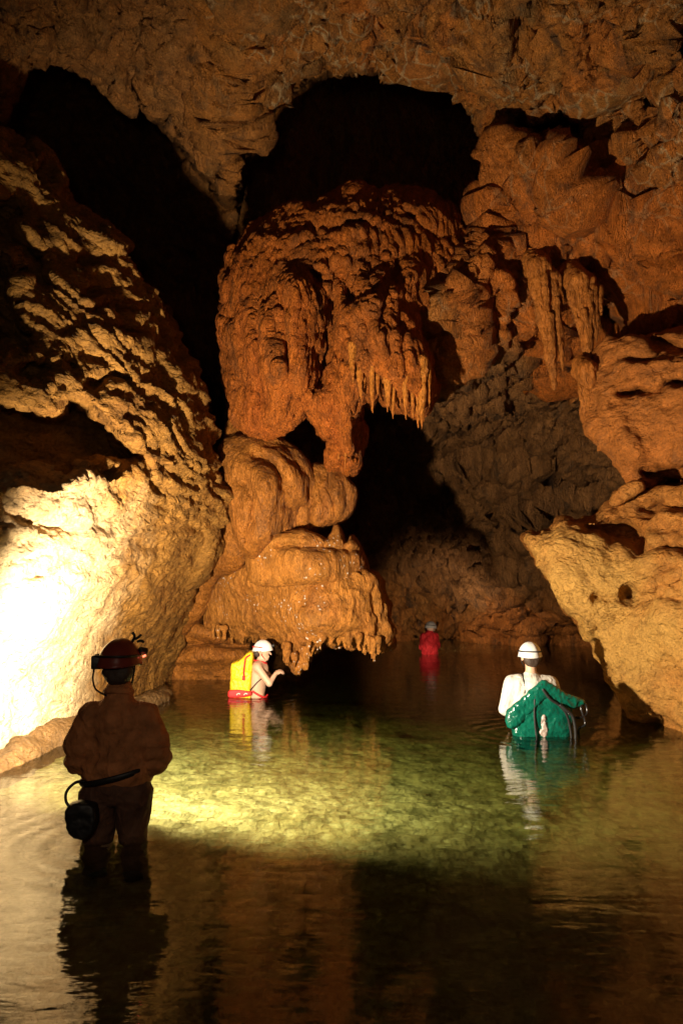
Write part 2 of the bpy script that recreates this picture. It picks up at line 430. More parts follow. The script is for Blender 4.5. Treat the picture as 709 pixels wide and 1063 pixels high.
MAT['wet'] = rock_mat('dark wet limestone', (.14, .075, .025), (.17, .09, .03), (.1, .055, .02), b1=.04, b2=.03, darkamt=.5, fine=14, rough=.4, pits=.03)

def water_mat():
    g = G('clear cave water')
    nv = g.coord((1, 2.6, 1), .5, .6)
    a = g.noise(nv, 1.6, 2, .5); b = g.noise(nv, 5.5, 2, .5)
    n = g.bump(a, .018, .35); n = g.bump(b, .005, .4, n); n = g.bump(g.noise(g.coord((1, 4, 1), .2, 1), 9, 2, .5), .0016, .5, n)
    gp = g.n('ShaderNodeNewGeometry'); hs = None
    for c_ in ((-1.42, 5.0, 0), (-1.2, 11.0, 0), (2.06, 8.4, 0), (1.92, 17.0, 0)):      # rings spreading from the waders
        ds = g.n('ShaderNodeVectorMath', operation='DISTANCE'); g.l(gp.outputs['Position'], ds.inputs[0]); ds.inputs[1].default_value = c_
        dd = g.math('MULTIPLY_ADD', g.noise(g.coord(), 1.2, 2, .5), .35, ds.outputs['Value'])
        h = g.math('MULTIPLY', g.math('SINE', g.math('MULTIPLY', dd, 34.0)), g.math('EXPONENT', g.math('MULTIPLY', ds.outputs['Value'], -1.7)))
        hs = h if hs is None else g.math('ADD', hs, h)
    n = g.bump(hs, .0035, 1.0, n)
    gl = g.n('ShaderNodeBsdfGlass'); gl.inputs['IOR'].default_value = 1.33; gl.inputs['Roughness'].default_value = 0; g.l(n, gl.inputs['Normal'])
    g.l(gl.outputs[0], g.out.inputs['Surface'])
    ab = g.n('ShaderNodeVolumeAbsorption'); ab.inputs['Color'].default_value = (.62, .73, .36, 1); ab.inputs['Density'].default_value = .7
    g.l(ab.outputs[0], g.out.inputs['Volume']); return g.m
MAT['water'] = water_mat()

def plain(name, col, rough=.6, bumpd=0, bs=40, spec=.4, var=.15, wr=0, **kw):
    g = G(name); o = g.coord()
    f = g.ramp(g.noise(o, 9, 5, .6), [(.3, 1 - var), (.7, 1 + var)])
    c = g.mix(1.0, col, f, 'MULTIPLY')
    n = g.bump(g.noise(o, bs, 4, .6), bumpd) if bumpd else None
    if wr:      # cloth folds
        n = g.bump(g.ridge(g.coord((1.6, 1.6, .9), .25, 4), 3.6, 3, .5), wr, 1.0, n) if n is not None else n
    g.bsdf(c, rough, n, spec, **kw); return g.m
MAT['coverall'] = plain('red brown coverall cloth', (.42, .16, .055), .85, .004, 60, var=.4, wr=.022)
MAT['trouser'] = plain('dark trouser cloth', (.12, .055, .03), .85, .004, 60, var=.4, wr=.022)
MAT['skin'] = plain('skin', (.62, .38, .25), .5, .001, 80, var=.06)
MAT['hair'] = plain('dark hair', (.05, .03, .02), .6, .004, 90)
MAT['helmet_red'] = plain('red helmet shell', (.17, .03, .018), .35, .001, 20)
MAT['helmet_white'] = plain('white helmet shell', (.8, .79, .76), .3, .001, 20, var=.08)
MAT['black'] = plain('black rubber', (.015, .014, .013), .5, .002, 50)
MAT['black_shine'] = plain('black wet tube', (.012, .012, .012), .2, .001, 50, spec=.6)
MAT['yellow'] = plain('yellow bag fabric', (.75, .5, .015), .45, .006, 14, var=.25, wr=.03)
MAT['red_cloth'] = plain('red shirt cloth', (.5, .012, .015), .8, .004, 40, wr=.05)
MAT['red_strap'] = plain('red webbing', (.55, .02, .02), .6, .003, 90)
MAT['white_cloth'] = plain('white shirt cloth', (.62, .58, .5), .85, .005, 30, var=.12, wr=.018)
MAT['green'] = plain('wet green bag fabric', (.003, .095, .06), .2, .012, 16, spec=.7, var=.25)
MAT['steel'] = plain('grey metal', (.4, .4, .38), .3, 0, 20, spec=.6, Metallic=.8)
def emis(name, col, st):
    g = G(name); e = g.n('ShaderNodeEmission'); e.inputs[0].default_value = (*col, 1); e.inputs[1].default_value = st; g.l(e.outputs[0], g.out.inputs[0]); return g.m
MAT['lamp_red'] = emis('glowing lamp lens', (1, .12, .06), 5)
MAT['highlight'] = plain('worn grey patch', (.42, .33, .28), .3, .01, 30, var=.5, spec=.7)  # shiny highlight of the green bag, painted as a grey patch
MAT['shell_helmet_dull'] = plain('dull pale helmet', (.4, .36, .32), .4, .001, 20, var=.2)
# ---------- the cave shell ----------
def shell():
    b = [-330, -330, 1040, 730]; st = 1.7
    pts = [(-300, -300, 6.5), (0, -250, 6.6), (354, -250, 6.8), (709, -250, 6.3), (1000, -300, 5.5), (1040, 0, 6.5), (-330, 0, 8),
           (0, 0, 9.6), (120, 0, 10), (240, 0, 10.3), (354, 0, 10), (500, 0, 9.6), (709, 0, 8.6),
           (50, 60, 10.2), (150, 90, 11.3), (110, 60, 11.2), (220, 170, 12.0), (235, 230, 12.8), (60, 110, 11.6), (190, 40, 10.6),
           (300, 100, 11.6), (270, 150, 12.2), (370, 70, 12.2), (480, 120, 12), (500, 190, 11.6), (430, 60, 11.4),
           (570, 60, 10.6), (709, 90, 9.3), (620, 150, 10.8), (660, 60, 10.2), (575, 160, 11.0),
           (540, 240, 11.6), (620, 250, 11.3), (709, 240, 10.3), (480, 258, 11.0), (470, 300, 10.8), (500, 290, 11.1), (448, 372, 12.0), (560, 320, 12), (640, 310, 11.7), (709, 320, 11), (500, 350, 11.6), (460, 350, 11.4), (455, 325, 10.9),
           (440, 400, 14.2), (520, 395, 14.4), (590, 410, 14.4), (640, 420, 13.8), (480, 430, 16), (560, 460, 15.6), (430, 450, 17.5), (560, 510, 16.6), (640, 480, 14.6),
           (500, 560, 18.5), (600, 580, 18), (430, 600, 20.5), (500, 640, 21), (560, 610, 18.2), (600, 640, 19.6), (660, 655, 19), (430, 655, 21.8),
           (100, 200, 13.5), (200, 300, 14.5), (220, 400, 15.5), (300, 400, 14.6), (370, 450, 17.5), (300, 640, 18), (200, 660, 15.5), (60, 300, 13), (60, 500, 13),
           (430, 730, 21), (600, 730, 18.5), (200, 730, 15), (0, 730, 13), (-330, 730, 11), (-330, 400, 11), (1040, 400, 9.5), (1040, 730, 11), (800, 300, 10.3), (800, 600, 14)]
    F = depth_raster(pts, b, 4)
    U, V = grid_uv(b, st)
    D = F(U, V)
    fl = []
    rg = random.Random(2)
    for (ua, ub, va, vb, nn) in ((484, 535, 190, 290, 16), (600, 700, 225, 300, 26), (560, 640, 180, 240, 10), (380, 520, 10, 90, 22), (250, 340, 20, 120, 16), (640, 709, 0, 120, 14), (520, 600, 330, 380, 9), (450, 500, 270, 330, 10)):
        for _ in range(nn):
            u0 = rg.uniform(ua, ub); v0 = rg.uniform(va, vb - 20); L = rg.uniform(18, 50); fl.append(('line', [(u0, v0), (u0 + rg.uniform(-4, 4), v0 + L)], rg.choice((-.2, .18, .26)), rg.uniform(1.8, 3.4)))
    feats = fl + [
        ('hole', [(236, 300), (238, 236), (240, 176), (256, 134), (284, 100), (320, 74), (372, 64), (430, 66), (474, 84), (504, 122), (520, 182), (502, 212), (486, 256), (440, 300), (300, 330)], 5.0, 6),  # recess carved deep to guarantee the black arch of shadow
        ('hole', [(-10, 180), (0, 125), (20, 64), (50, 56), (80, 64), (110, 84), (128, 104), (136, 112), (139, 86), (154, 112), (188, 138), (210, 168), (230, 188), (248, 238), (240, 420), (240, 520), (100, 460), (0, 260)], 3.4, 6),  # recess carved to force the shadow behind the left wall
        ('hole', [(522, 92), (533, 108), (556, 120), (572, 112), (584, 100), (606, 104), (618, 130), (632, 168), (614, 188), (600, 164), (588, 152), (572, 146), (553, 148), (527, 138)], 3.5, 4),
        ('hole', [(658, 78), (672, 54), (690, 66), (684, 90), (700, 100), (716, 122), (690, 134), (664, 116)], 2.6, 4),
        ('hole', [(692, -30), (700, 20), (694, 60), (702, 90), (730, 60), (730, -30)], 1.5, 4),
        ('hole', [(556, 272), (566, 268), (580, 290), (586, 330), (578, 345), (572, 310)], .8, 4),
        ('hole', [(608, 290), (626, 292), (628, 310), (618, 330), (610, 320)], .9, 4),
        ('hole', [(112, 55), (136, 56), (156, 72), (140, 76), (118, 68)], .6, 4),
        ('line', [(545, 172), (560, 168)], -.5, 12), ('line', [(590, 176), (604, 200)], -.45, 11), ('line', [(568, 196), (560, 236)], -.25, 12), ('line', [(430, 60), (470, 100), (520, 120)], .3, 3), ('line', [(300, 0), (330, 40), (322, 80)], .3, 3), ('line', [(560, 0), (590, 50), (580, 90)], .35, 4), ('line', [(630, 120), (650, 180), (700, 210)], .3, 4), ('line', [(520, 180), (530, 220), (560, 240)], .3, 3), ('line', [(595, 215), (610, 240), (660, 250)], .3, 3), ('line', [(180, 0), (200, 60), (170, 100)], .3, 4), ('line', [(60, 20), (100, 50)], .3, 4),
        ('line', [(236, -40), (240, 60), (232, 150), (246, 230)], -.35, 9),
        ('line', [(262, -40), (266, 60), (262, 120)], -.25, 7),
        ('lip', [(150, 140), (175, 126), (205, 118), (225, 122)], .5, 26),
        ('lip', [(90, 60), (130, 72), (165, 70)], .5, 20),
        ('lip', [(190, 50), (215, 44), (238, 40)], .35, 20),
        ('lip', [(170, 190), (200, 176), (232, 182)], .4, 26),
        ('lip', [(540, 300), (580, 292), (640, 305), (709, 310)], .5, 26),
        ('lip', [(480, 240), (520, 250), (560, 236), (640, 228), (709, 236)], .3, 30),
        ('line', [(575, 60), (630, 110), (660, 160), (709, 180)], .35, 22),
        ('hole', [(618, 296), (650, 300), (672, 330), (640, 352), (600, 372), (618, 340)], 1.0, 8),
        ('lip', [(440, 480), (500, 470), (560, 478), (600, 500)], .8, 34),
        ('lip', [(520, 530), (560, 520), (610, 512), (650, 520)], 1.0, 34),
        ('lip', [(500, 565), (550, 552), (600, 556), (640, 570)], .9, 22),
        ('lip', [(450, 520), (490, 515), (530, 540)], .8, 22),
        ('lip', [(400, 600), (450, 596), (500, 604)], .8, 20),
        ('line', [(505, 590), (512, 660)], -.7, 12), ('line', [(530, 590), (545, 660)], -.9, 16), ('line', [(572, 590), (575, 660)], .6, 4),
        ('line', [(590, 600), (600, 660)], -.6, 14),
        ('lip', [(420, 640), (460, 634), (500, 640)], .6, 14),
    ]
    D0 = D.copy(); add_features(D, U, V, feats)
    E_ = D - D0
    for _ in range(9):
        E_ = np.maximum.reduce([E_, np.roll(E_, 1, 0), np.roll(E_, -1, 0), np.roll(E_, 1, 1), np.roll(E_, -1, 1)])
    calm = 1 - .8 * sstep(E_.ravel(), .5, 1.5)      # quiet relief inside the deep recesses carved to force the black shadows, so their rims stay open
    u = U.ravel(); v = V.ravel()
    P = CAM + (FWD[None] + np.outer((u - CU) / F_PX, [1, 0, 0]) + np.outer((CV - v) / F_PX, UP)) * D.ravel()[:, None]
    h, w = U.shape
    I = np.arange(h * w).reshape(h, w)
    Q = np.stack([I[:-1, :-1].ravel(), I[1:, :-1].ravel(), I[1:, 1:].ravel(), I[:-1, 1:].ravel()], 1)
    def fn(V_, N):
        x = (u - 300) / 80; 
        w_ = V_ + .5 * np.stack([noise(V_ * .5), noise(V_ * .5 + 9), noise(V_ * .5 + 19)], 1)
        str_ = .22 * ridged(w_ * (2.5, 2.5, .42), 3, .55)
        big = .3 * fbm(w_ * .45, 2, .5)
        rg = .2 * ridged(w_ * 1.0 + 3, 4, .5)
        pit = -.25 * np.clip(.42 - worley(w_ * (1.3, 1.3, .9)), 0, 1)
        sm = sstep(u, 60, 110) * (1 - sstep(u, 215, 250)) * (1 - sstep(v, 230, 300))     # smoother scalloped ceiling at the left
        return calm * (big + (str_ * (.35 + .65 * sstep(u, 215, 260)) + rg * (1 - .3 * sm) + pit))
    P = detail(P, Q, fn)
    P = detail(P, Q, lambda V_, N: .05 * ridged(V_ * (3.4, 3.4, 1.8), 3, .6) + .035 * ridged(V_ * 5, 2, .6))
    o = link('cave_wall', P, Q, MAT['shell']); tag(o, kind='structure')
    uw, vw = warp_uv(U, V, 22, 60, 8); uw = uw.ravel(); vw = vw.ravel()
    edge = np.interp(uw, [430, 470, 520, 560, 590, 640, 760], [352, 352, 350, 372, 392, 380, 350])
    grey = sstep(vw - edge, -6, 14) * (1 - .8 * sstep(vw, 585, 625))
    red = sstep(vw, 585, 625)
    org = sstep(uw, 420, 520) * sstep(vw, 90, 230) * (1 - sstep(vw - edge, -10, 10)) + .6 * red * sstep(uw, 420, 520)
    tan = 1 - sstep(uw, 60, 300)
    grey = np.maximum(grey, .55 * sstep(-uw, -250, -200) * (1 - sstep(vw, 240, 300)))
    # streaks of orange over the brown above the arch
    stx = noise(np.stack([uw / 26, vw / 120, uw * 0 + 4.5], 1)); org = np.maximum(org, .5 * sstep(stx, .1, .5) * sstep(uw, 250, 300))
    ca = o.data.color_attributes.new('rock_kind', 'FLOAT_COLOR', 'POINT')
    ca.data.foreach_set('color', np.stack([np.clip(org, 0, 1), np.clip(grey, 0, 1), sstep(uw, 225, 255) * (1 - .6 * sstep(vw, 110, 170)) * (1 - sstep(vw, 330, 370)), 0 * org + 1], 1).astype(np.float32).ravel())

def dome():
    """the rest of the chamber, beside and behind the camera"""
    n, m = 60, 90; V = []
    for i in range(n + 1):
        for j in range(m):
            t = -.35 + (math.pi / 2 + .35) * i / n; a = 2 * math.pi * j / m
            V.append((15 * math.cos(t) * math.cos(a), 10 + 19 * math.cos(t) * math.sin(a), -1 + 17.5 * math.sin(t)))
    V = np.array(V); Q = np.array([[i * m + j, (i + 1) * m + j, (i + 1) * m + (j + 1) % m, i * m + (j + 1) % m] for i in range(n) for j in range(m)])
    V = V * (1 + .07 * fbm(V * .25, 4)[:, None])
    tag(link('cave_ceiling', V, Q, MAT['shell']), kind='structure')

def bed():
    b = (-6.5, -5, 9, 26); st = .06
    X, Y = np.meshgrid(np.arange(b[0], b[2], st), np.arange(b[1], b[3], st))
    # bed height from control points
    pts = [(-3.3, 6.5, -.25), (-2.6, 8, -.3), (-1.4, 5, -.6), (-2.4, 5, -.45), (-.6, 6, -.55), (-.6, 7.6, -.55), (0, 7.2, -.6), (.2, 6.2, -.6), (1, 7.5, -.72), (0, 8.6, -.8), (0, 9.6, -.95), (2, 8.5, -.86), (3.3, 8.2, -.6), (0, 10.6, -1.3), (-1.1, 11, -1.0), (.6, 9, -.9),
           (2, 16, -1.0), (1, 13, -2.0), (4, 14, -1.8), (2, 20, -.5), (-2.4, 12, -.6), (-1, 3, -.6), (1, 4, -.75), (3, 4, -.7), (0, 0, -.5), (-5, 0, .2), (7, 0, .2), (-6, 10, .2), (8, 8, .1), (0, -5, .3), (7, 22, .3), (-4, 22, .3)]
    p = np.array(pts); n = len(p); A = np.zeros((n + 1, n + 1)); A[:n, :n] = np.hypot(p[:, None, 0] - p[None, :, 0], p[:, None, 1] - p[None, :, 1]); A[:n, n] = A[n, :n] = 1
    w = np.linalg.solve(A, np.append(p[:, 2], 0)); Z = np.full(X.shape, w[n])
    for i in range(n): Z += w[i] * np.sqrt((X - p[i, 0]) ** 2 + (Y - p[i, 1]) ** 2 + .05)
    global BED; BED = Raster(Z, b[0], b[1], st)
    P = np.stack([X.ravel(), Y.ravel(), 0 * Z.ravel()], 1)
    P = P + .15 * np.stack([noise(P * 2 + .3), noise(P * 2 + 7.3), P[:, 2] * 0], 1) * 0
    R = .09 * fbm(P * (.9, .9, 1), 5, .6) + .05 * np.clip(.5 - worley(P * (2.4, 2.4, 1) + .5), 0, 1) + .07 * np.clip(.5 - worley(P * (5, 5, 1) + 9.5), 0, 1)
    P[:, 2] = Z.ravel() + R
    h, w_ = X.shape; I = np.arange(h * w_).reshape(h, w_)
    Q = np.stack([I[:-1, :-1].ravel(), I[:-1, 1:].ravel(), I[1:, 1:].ravel(), I[1:, :-1].ravel()], 1)
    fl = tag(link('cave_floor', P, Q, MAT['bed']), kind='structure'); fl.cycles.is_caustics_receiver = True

def water():
    x0, x1, y0, y1, z = -12, 12, -7, 27, -2.4
    V = [(x0, y0, z), (x1, y0, z), (x1, y1, z), (x0, y1, z), (x0, y0, 0), (x1, y0, 0), (x1, y1, 0), (x0, y1, 0)]
    V += V[4:8]      # the surface has vertices of its own, so that its shading normals stay upright
    Fc = [(0, 3, 2, 1), (8, 9, 10, 11), (0, 1, 5, 4), (1, 2, 6, 5), (2, 3, 7, 6), (3, 0, 4, 7)]
    w = tag(link('water', V, Fc, MAT['water'], smooth=True), kind='structure'); w.cycles.is_caustics_caster = True

# ---------- rock bodies ----------
def left_wall():
    poly = [(-260, -40), (-120, 60), (-30, 118), (6, 138), (30, 150), (52, 165), (64, 184), (60, 196), (76, 214), (88, 228), (112, 244), (126, 258), (122, 272), (140, 292), (166, 316), (172, 334),
            (176, 356), (190, 378), (206, 398), (216, 416), (219, 440), (224, 470), (228, 495), (234, 512), (230, 530), (222, 560), (212, 600), (200, 634), (188, 652), (184, 680), (182, 712), (178, 760), (178, 800), (60, 830), (-60, 860), (-260, 1000)]
    pts = [(0, 785, 7.15), (60, 760, 8.0), (100, 745, 9.0), (150, 718, 11.2), (182, 702, 12.6), (182, 800, 12.6), (60, 830, 8), (0, 870, 7), (-260, 1000, 4),
           (0, 690, 6.9), (60, 680, 7.8), (120, 680, 9.5), (0, 600, 6.5), (80, 600, 7.5), (150, 620, 9.3), (195, 635, 11.4), (0, 500, 6.4), (60, 520, 7.0), (120, 500, 7.9), (180, 500, 8.9), (232, 512, 10.2),
           (0, 400, 6.8), (60, 400, 7.4), (120, 400, 8.2), (180, 420, 9.2), (215, 425, 10.2), (0, 300, 7.6), (60, 300, 8.2), (120, 300, 9), (168, 330, 9.8), (0, 200, 8.4), (60, 190, 9.2), (0, 140, 8.8), (-120, 60, 8), (-260, 0, 7),
           (-200, 300, 5), (-200, 600, 4.4), (-100, 500, 5.4), (-100, 800, 5.6)]
    feats = [
        ('hole', [(-60, 405), (0, 412), (30, 422), (50, 428), (72, 418), (100, 424), (124, 448), (148, 476), (128, 486), (96, 480), (80, 494), (50, 498), (20, 490), (-60, 500)], 1.5, 6),
        ('hole', [(-60, 258), (0, 264), (14, 290), (24, 330), (44, 350), (30, 368), (8, 362), (-60, 380)], 1.3, 6),
        ('hole', [(-60, 200), (0, 206), (26, 214), (22, 236), (44, 262), (60, 300), (44, 296), (20, 262), (-60, 250)], .65, 5),
        ('hole', [(24, 176), (52, 168), (62, 190), (44, 196)], .35, 4),
        ('lip', [(-40, 300), (16, 286), (40, 292)], .35, 14),
        ('hole', [(58, 368), (78, 374), (84, 386), (66, 384)], .35, 4), ('hole', [(92, 392), (124, 388), (140, 398), (110, 404), (94, 404)], .35, 4),
        ('hole', [(24, 380), (52, 376), (60, 388), (34, 392)], .3, 4), ('hole', [(0, 520), (30, 534), (70, 540), (96, 548), (60, 556), (16, 544)], .22, 5),
        ('lip', [(70, 280), (110, 276), (130, 284)], .2, 14), ('lip', [(90, 330), (130, 322), (168, 330)], .25, 14), ('lip', [(60, 352), (100, 346), (150, 352)], .25, 14),
        ('lip', [(90, 240), (116, 250)], .25, 12), ('lip', [(80, 310), (120, 302), (160, 312)], .22, 10),
        ('line', [(150, 480), (172, 520)], .12, 3), ('line', [(160, 470), (176, 505)], .1, 3),
        ('lip', [(-40, 560), (10, 548), (60, 556)], .14, 12), ('lip', [(0, 610), (30, 602), (50, 608)], .1, 10),
        ('line', [(228, 470), (232, 512), (222, 560), (200, 630)], -.12, 8),
    ]
    feats.append(('lip', [(-60, 512), (20, 502), (60, 508), (90, 496), (140, 494)], .3, 14))
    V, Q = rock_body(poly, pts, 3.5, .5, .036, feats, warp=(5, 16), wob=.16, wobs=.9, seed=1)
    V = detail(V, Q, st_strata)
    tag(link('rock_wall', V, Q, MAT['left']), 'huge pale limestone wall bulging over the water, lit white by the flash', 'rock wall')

def ledge():
    """the low dark ledge at the foot of the left wall"""
    poly = [(-200, 800), (-60, 790), (0, 782), (22, 768), (50, 752), (80, 742), (110, 742), (140, 726), (178, 718), (182, 760), (120, 800), (0, 860), (-200, 960)]
    pts = [(0, 790, 6.6), (80, 755, 7.9), (178, 735, 10.4), (-200, 860, 5), (0, 860, 6.2), (120, 800, 8.5)]
    V, Q = rock_body(poly, pts, 1.4, .2, .04, (), warp=(3, 20), wob=.08, seed=12)
    V = detail(V, Q, lambda a, n: .5 * st_rough(a, n))
    tag(link('rock_ledge', V, Q, MAT['wet']), 'low rock ledge barely above the water along the foot of the bright wall', 'rock ledge')

def curtain():
    poly = [(238, 286), (242, 268), (258, 258), (268, 240), (292, 222), (318, 212), (350, 205), (366, 200), (398, 199), (412, 194), (436, 204), (452, 212), (464, 222), (482, 246), (492, 268), (484, 300),
            (462, 324), (432, 326), (434, 348), (443, 372), (444, 404), (440, 424), (432, 430), (426, 420), (418, 424), (410, 408), (402, 414), (395, 396), (388, 402), (384, 420), (378, 414),
            (371, 440), (370, 468), (364, 486), (356, 476), (346, 482), (341, 452), (330, 432), (320, 418), (314, 424), (302, 436), (288, 440), (272, 446), (262, 450), (252, 438), (244, 420), (240, 380), (236, 330)]
    pts = [(240, 290, 11.3), (250, 400, 10.9), (290, 230, 11.2), (400, 200, 11.2), (480, 256, 11.2), (480, 300, 11.1), (446, 320, 10.8), (300, 300, 10.4), (350, 260, 10.6), (290, 380, 10.0), (300, 430, 10.4),
           (400, 340, 9.8), (430, 360, 10.2), (380, 380, 10), (350, 440, 10.3), (360, 480, 10.5), (430, 420, 10.2), (420, 260, 10.7), (340, 350, 10.5)]
    feats = [('hole', [(316, 282), (332, 280), (338, 292), (334, 302), (346, 308), (340, 320), (334, 332), (332, 320), (336, 306), (326, 296)], 1.0, 3),
             ('hole', [(361, 290), (366, 292), (371, 316), (364, 324), (360, 312)], .9, 2.5),
             ('hole', [(330, 334), (336, 340), (336, 352), (344, 366), (342, 388), (332, 392), (334, 370), (328, 348)], .6, 3), ('hole', [(360, 336), (369, 334), (366, 350), (360, 352)], .6, 3),
             ('line', [(352, 290), (346, 340), (330, 398)], .5, 13), ('line', [(330, 300), (350, 330)], .2, 12),
             ('line', [(256, 300), (262, 420)], -.1, 8), ('line', [(282, 330), (286, 430)], -.14, 9), ('line', [(306, 300), (312, 400)], -.16, 9),
             ('line', [(270, 310), (274, 420)], .1, 3), ('line', [(296, 330), (300, 420)], .1, 3),
             ('line', [(430, 286), (400, 310), (370, 326), (350, 352)], -.22, 9), ('line', [(445, 300), (430, 330), (430, 400)], -.15, 8),
             ('line', [(398, 320), (404, 380)], .1, 4), ('line', [(384, 330), (380, 390), (372, 440)], .1, 4), ('line', [(350, 400), (350, 470)], .08, 3), ('line', [(360, 400), (360, 470)], -.08, 4)]
    rgc = random.Random(9)
    for _ in range(46):
        u0 = rgc.uniform(340, 425); v0 = rgc.uniform(262, 290); feats.append(('line', [(u0, v0), (u0 + rgc.uniform(-2, 2), v0 + rgc.uniform(14, 34))], rgc.choice((.16, -.1, .2)), rgc.uniform(1.3, 2.4)))
    for _ in range(50):
        u0 = rgc.uniform(248, 440); v0 = rgc.uniform(300, 400)
        feats.append(('line', [(u0, v0), (u0 + rgc.uniform(-3, 3), v0 + rgc.uniform(14, 50))], rgc.choice((.1, -.08, .13)), rgc.uniform(1.5, 3)))
    for _ in range(36):      # arching bands over the dome
        a0 = rgc.uniform(200, 330); R_ = rgc.uniform(40, 120); w0 = rgc.uniform(.2, .5)
        pl = [(358 + 1.05 * R_ * math.cos(math.radians(a0 + t)), 305 + .85 * R_ * math.sin(math.radians(a0 + t))) for t in range(0, int(60 * w0) + 12, 6)]
        feats.append(('line', pl, rgc.choice((.08, -.07, .1)), rgc.uniform(1.5, 3)))
    V, Q = rock_body(poly, pts, 1.8, .28, .022, feats, warp=(3.5, 12), wob=.12, wobs=.7, seed=2)
    V = detail(V, Q, lambda a, n: .7 * st_curtain(a, n))
    V = detail(V, Q, lambda a, n: .014 * ridged(a * (13, 13, 1.8), 3, .6))
    tag(link('hanging_curtain', V, Q, MAT['curtain']), 'great rounded orange curtain of rock hanging in the middle under the black arch', 'rock curtain')

def stalactite(strands, Y, label, group=None, mat='tite', seed=0, flare=1.6, vx=.014):
    """stalactite of one or more fused strands; a strand is (u_top, v_top, u_tip, v_tip, width px)"""
    rg = random.Random(seed); pr = []
    for (u0, v0, u1, v1, w) in strands:
        a = at(u0, v0, Y); b = at(u1, v1, Y - .05); r = w / F_PX * Y / 2; n = 7; pts = []
        for i in range(n + 1):
            t = i / n; j = .25 * r * (1 - t); pts.append((a + (b - a) * t + np.array([rg.uniform(-j, j), rg.uniform(-j, j), 0]), r * ((1 - t) ** .8 * .9 + .1) * rg.uniform(.86, 1.12)))
        pr += [(p[0], q[0], p[1], q[1]) for p, q in zip(pts, pts[1:])]
        pr.append((a + np.array([0, .45, .25]) * flare * .6, a, r * flare, r * 1.05))
        for k in range(5):      # thin side ribs
            t0 = rg.uniform(0, .5); t1 = min(.98, t0 + rg.uniform(.25, .5)); an = rg.uniform(3.4, 6.0); c0 = a + (b - a) * t0; c1 = a + (b - a) * t1
            o0 = np.array([math.cos(an), math.sin(an), 0]) * r * (1 - t0) * .95; o1 = np.array([math.cos(an), math.sin(an), 0]) * r * (1 - t1) * .9
            pr.append((c0 + o0, c1 + o1, r * .3, r * .1))
    V, Q = sdf_mesh([(pr, min(.03, vx * 1.6))], vx)
    wm = max(s_[4] for s_ in strands) / F_PX * Y
    N = vnormals(V, Q); V = V + N * (wm * .07 * ridged(V * (9 / wm * .35, 9 / wm * .35, 1.6), 2) + wm * .04 * noise(V * 14))[:, None]
    return tag(link('stalactite', V, Q, MAT[mat]), label, 'stalactite', group)

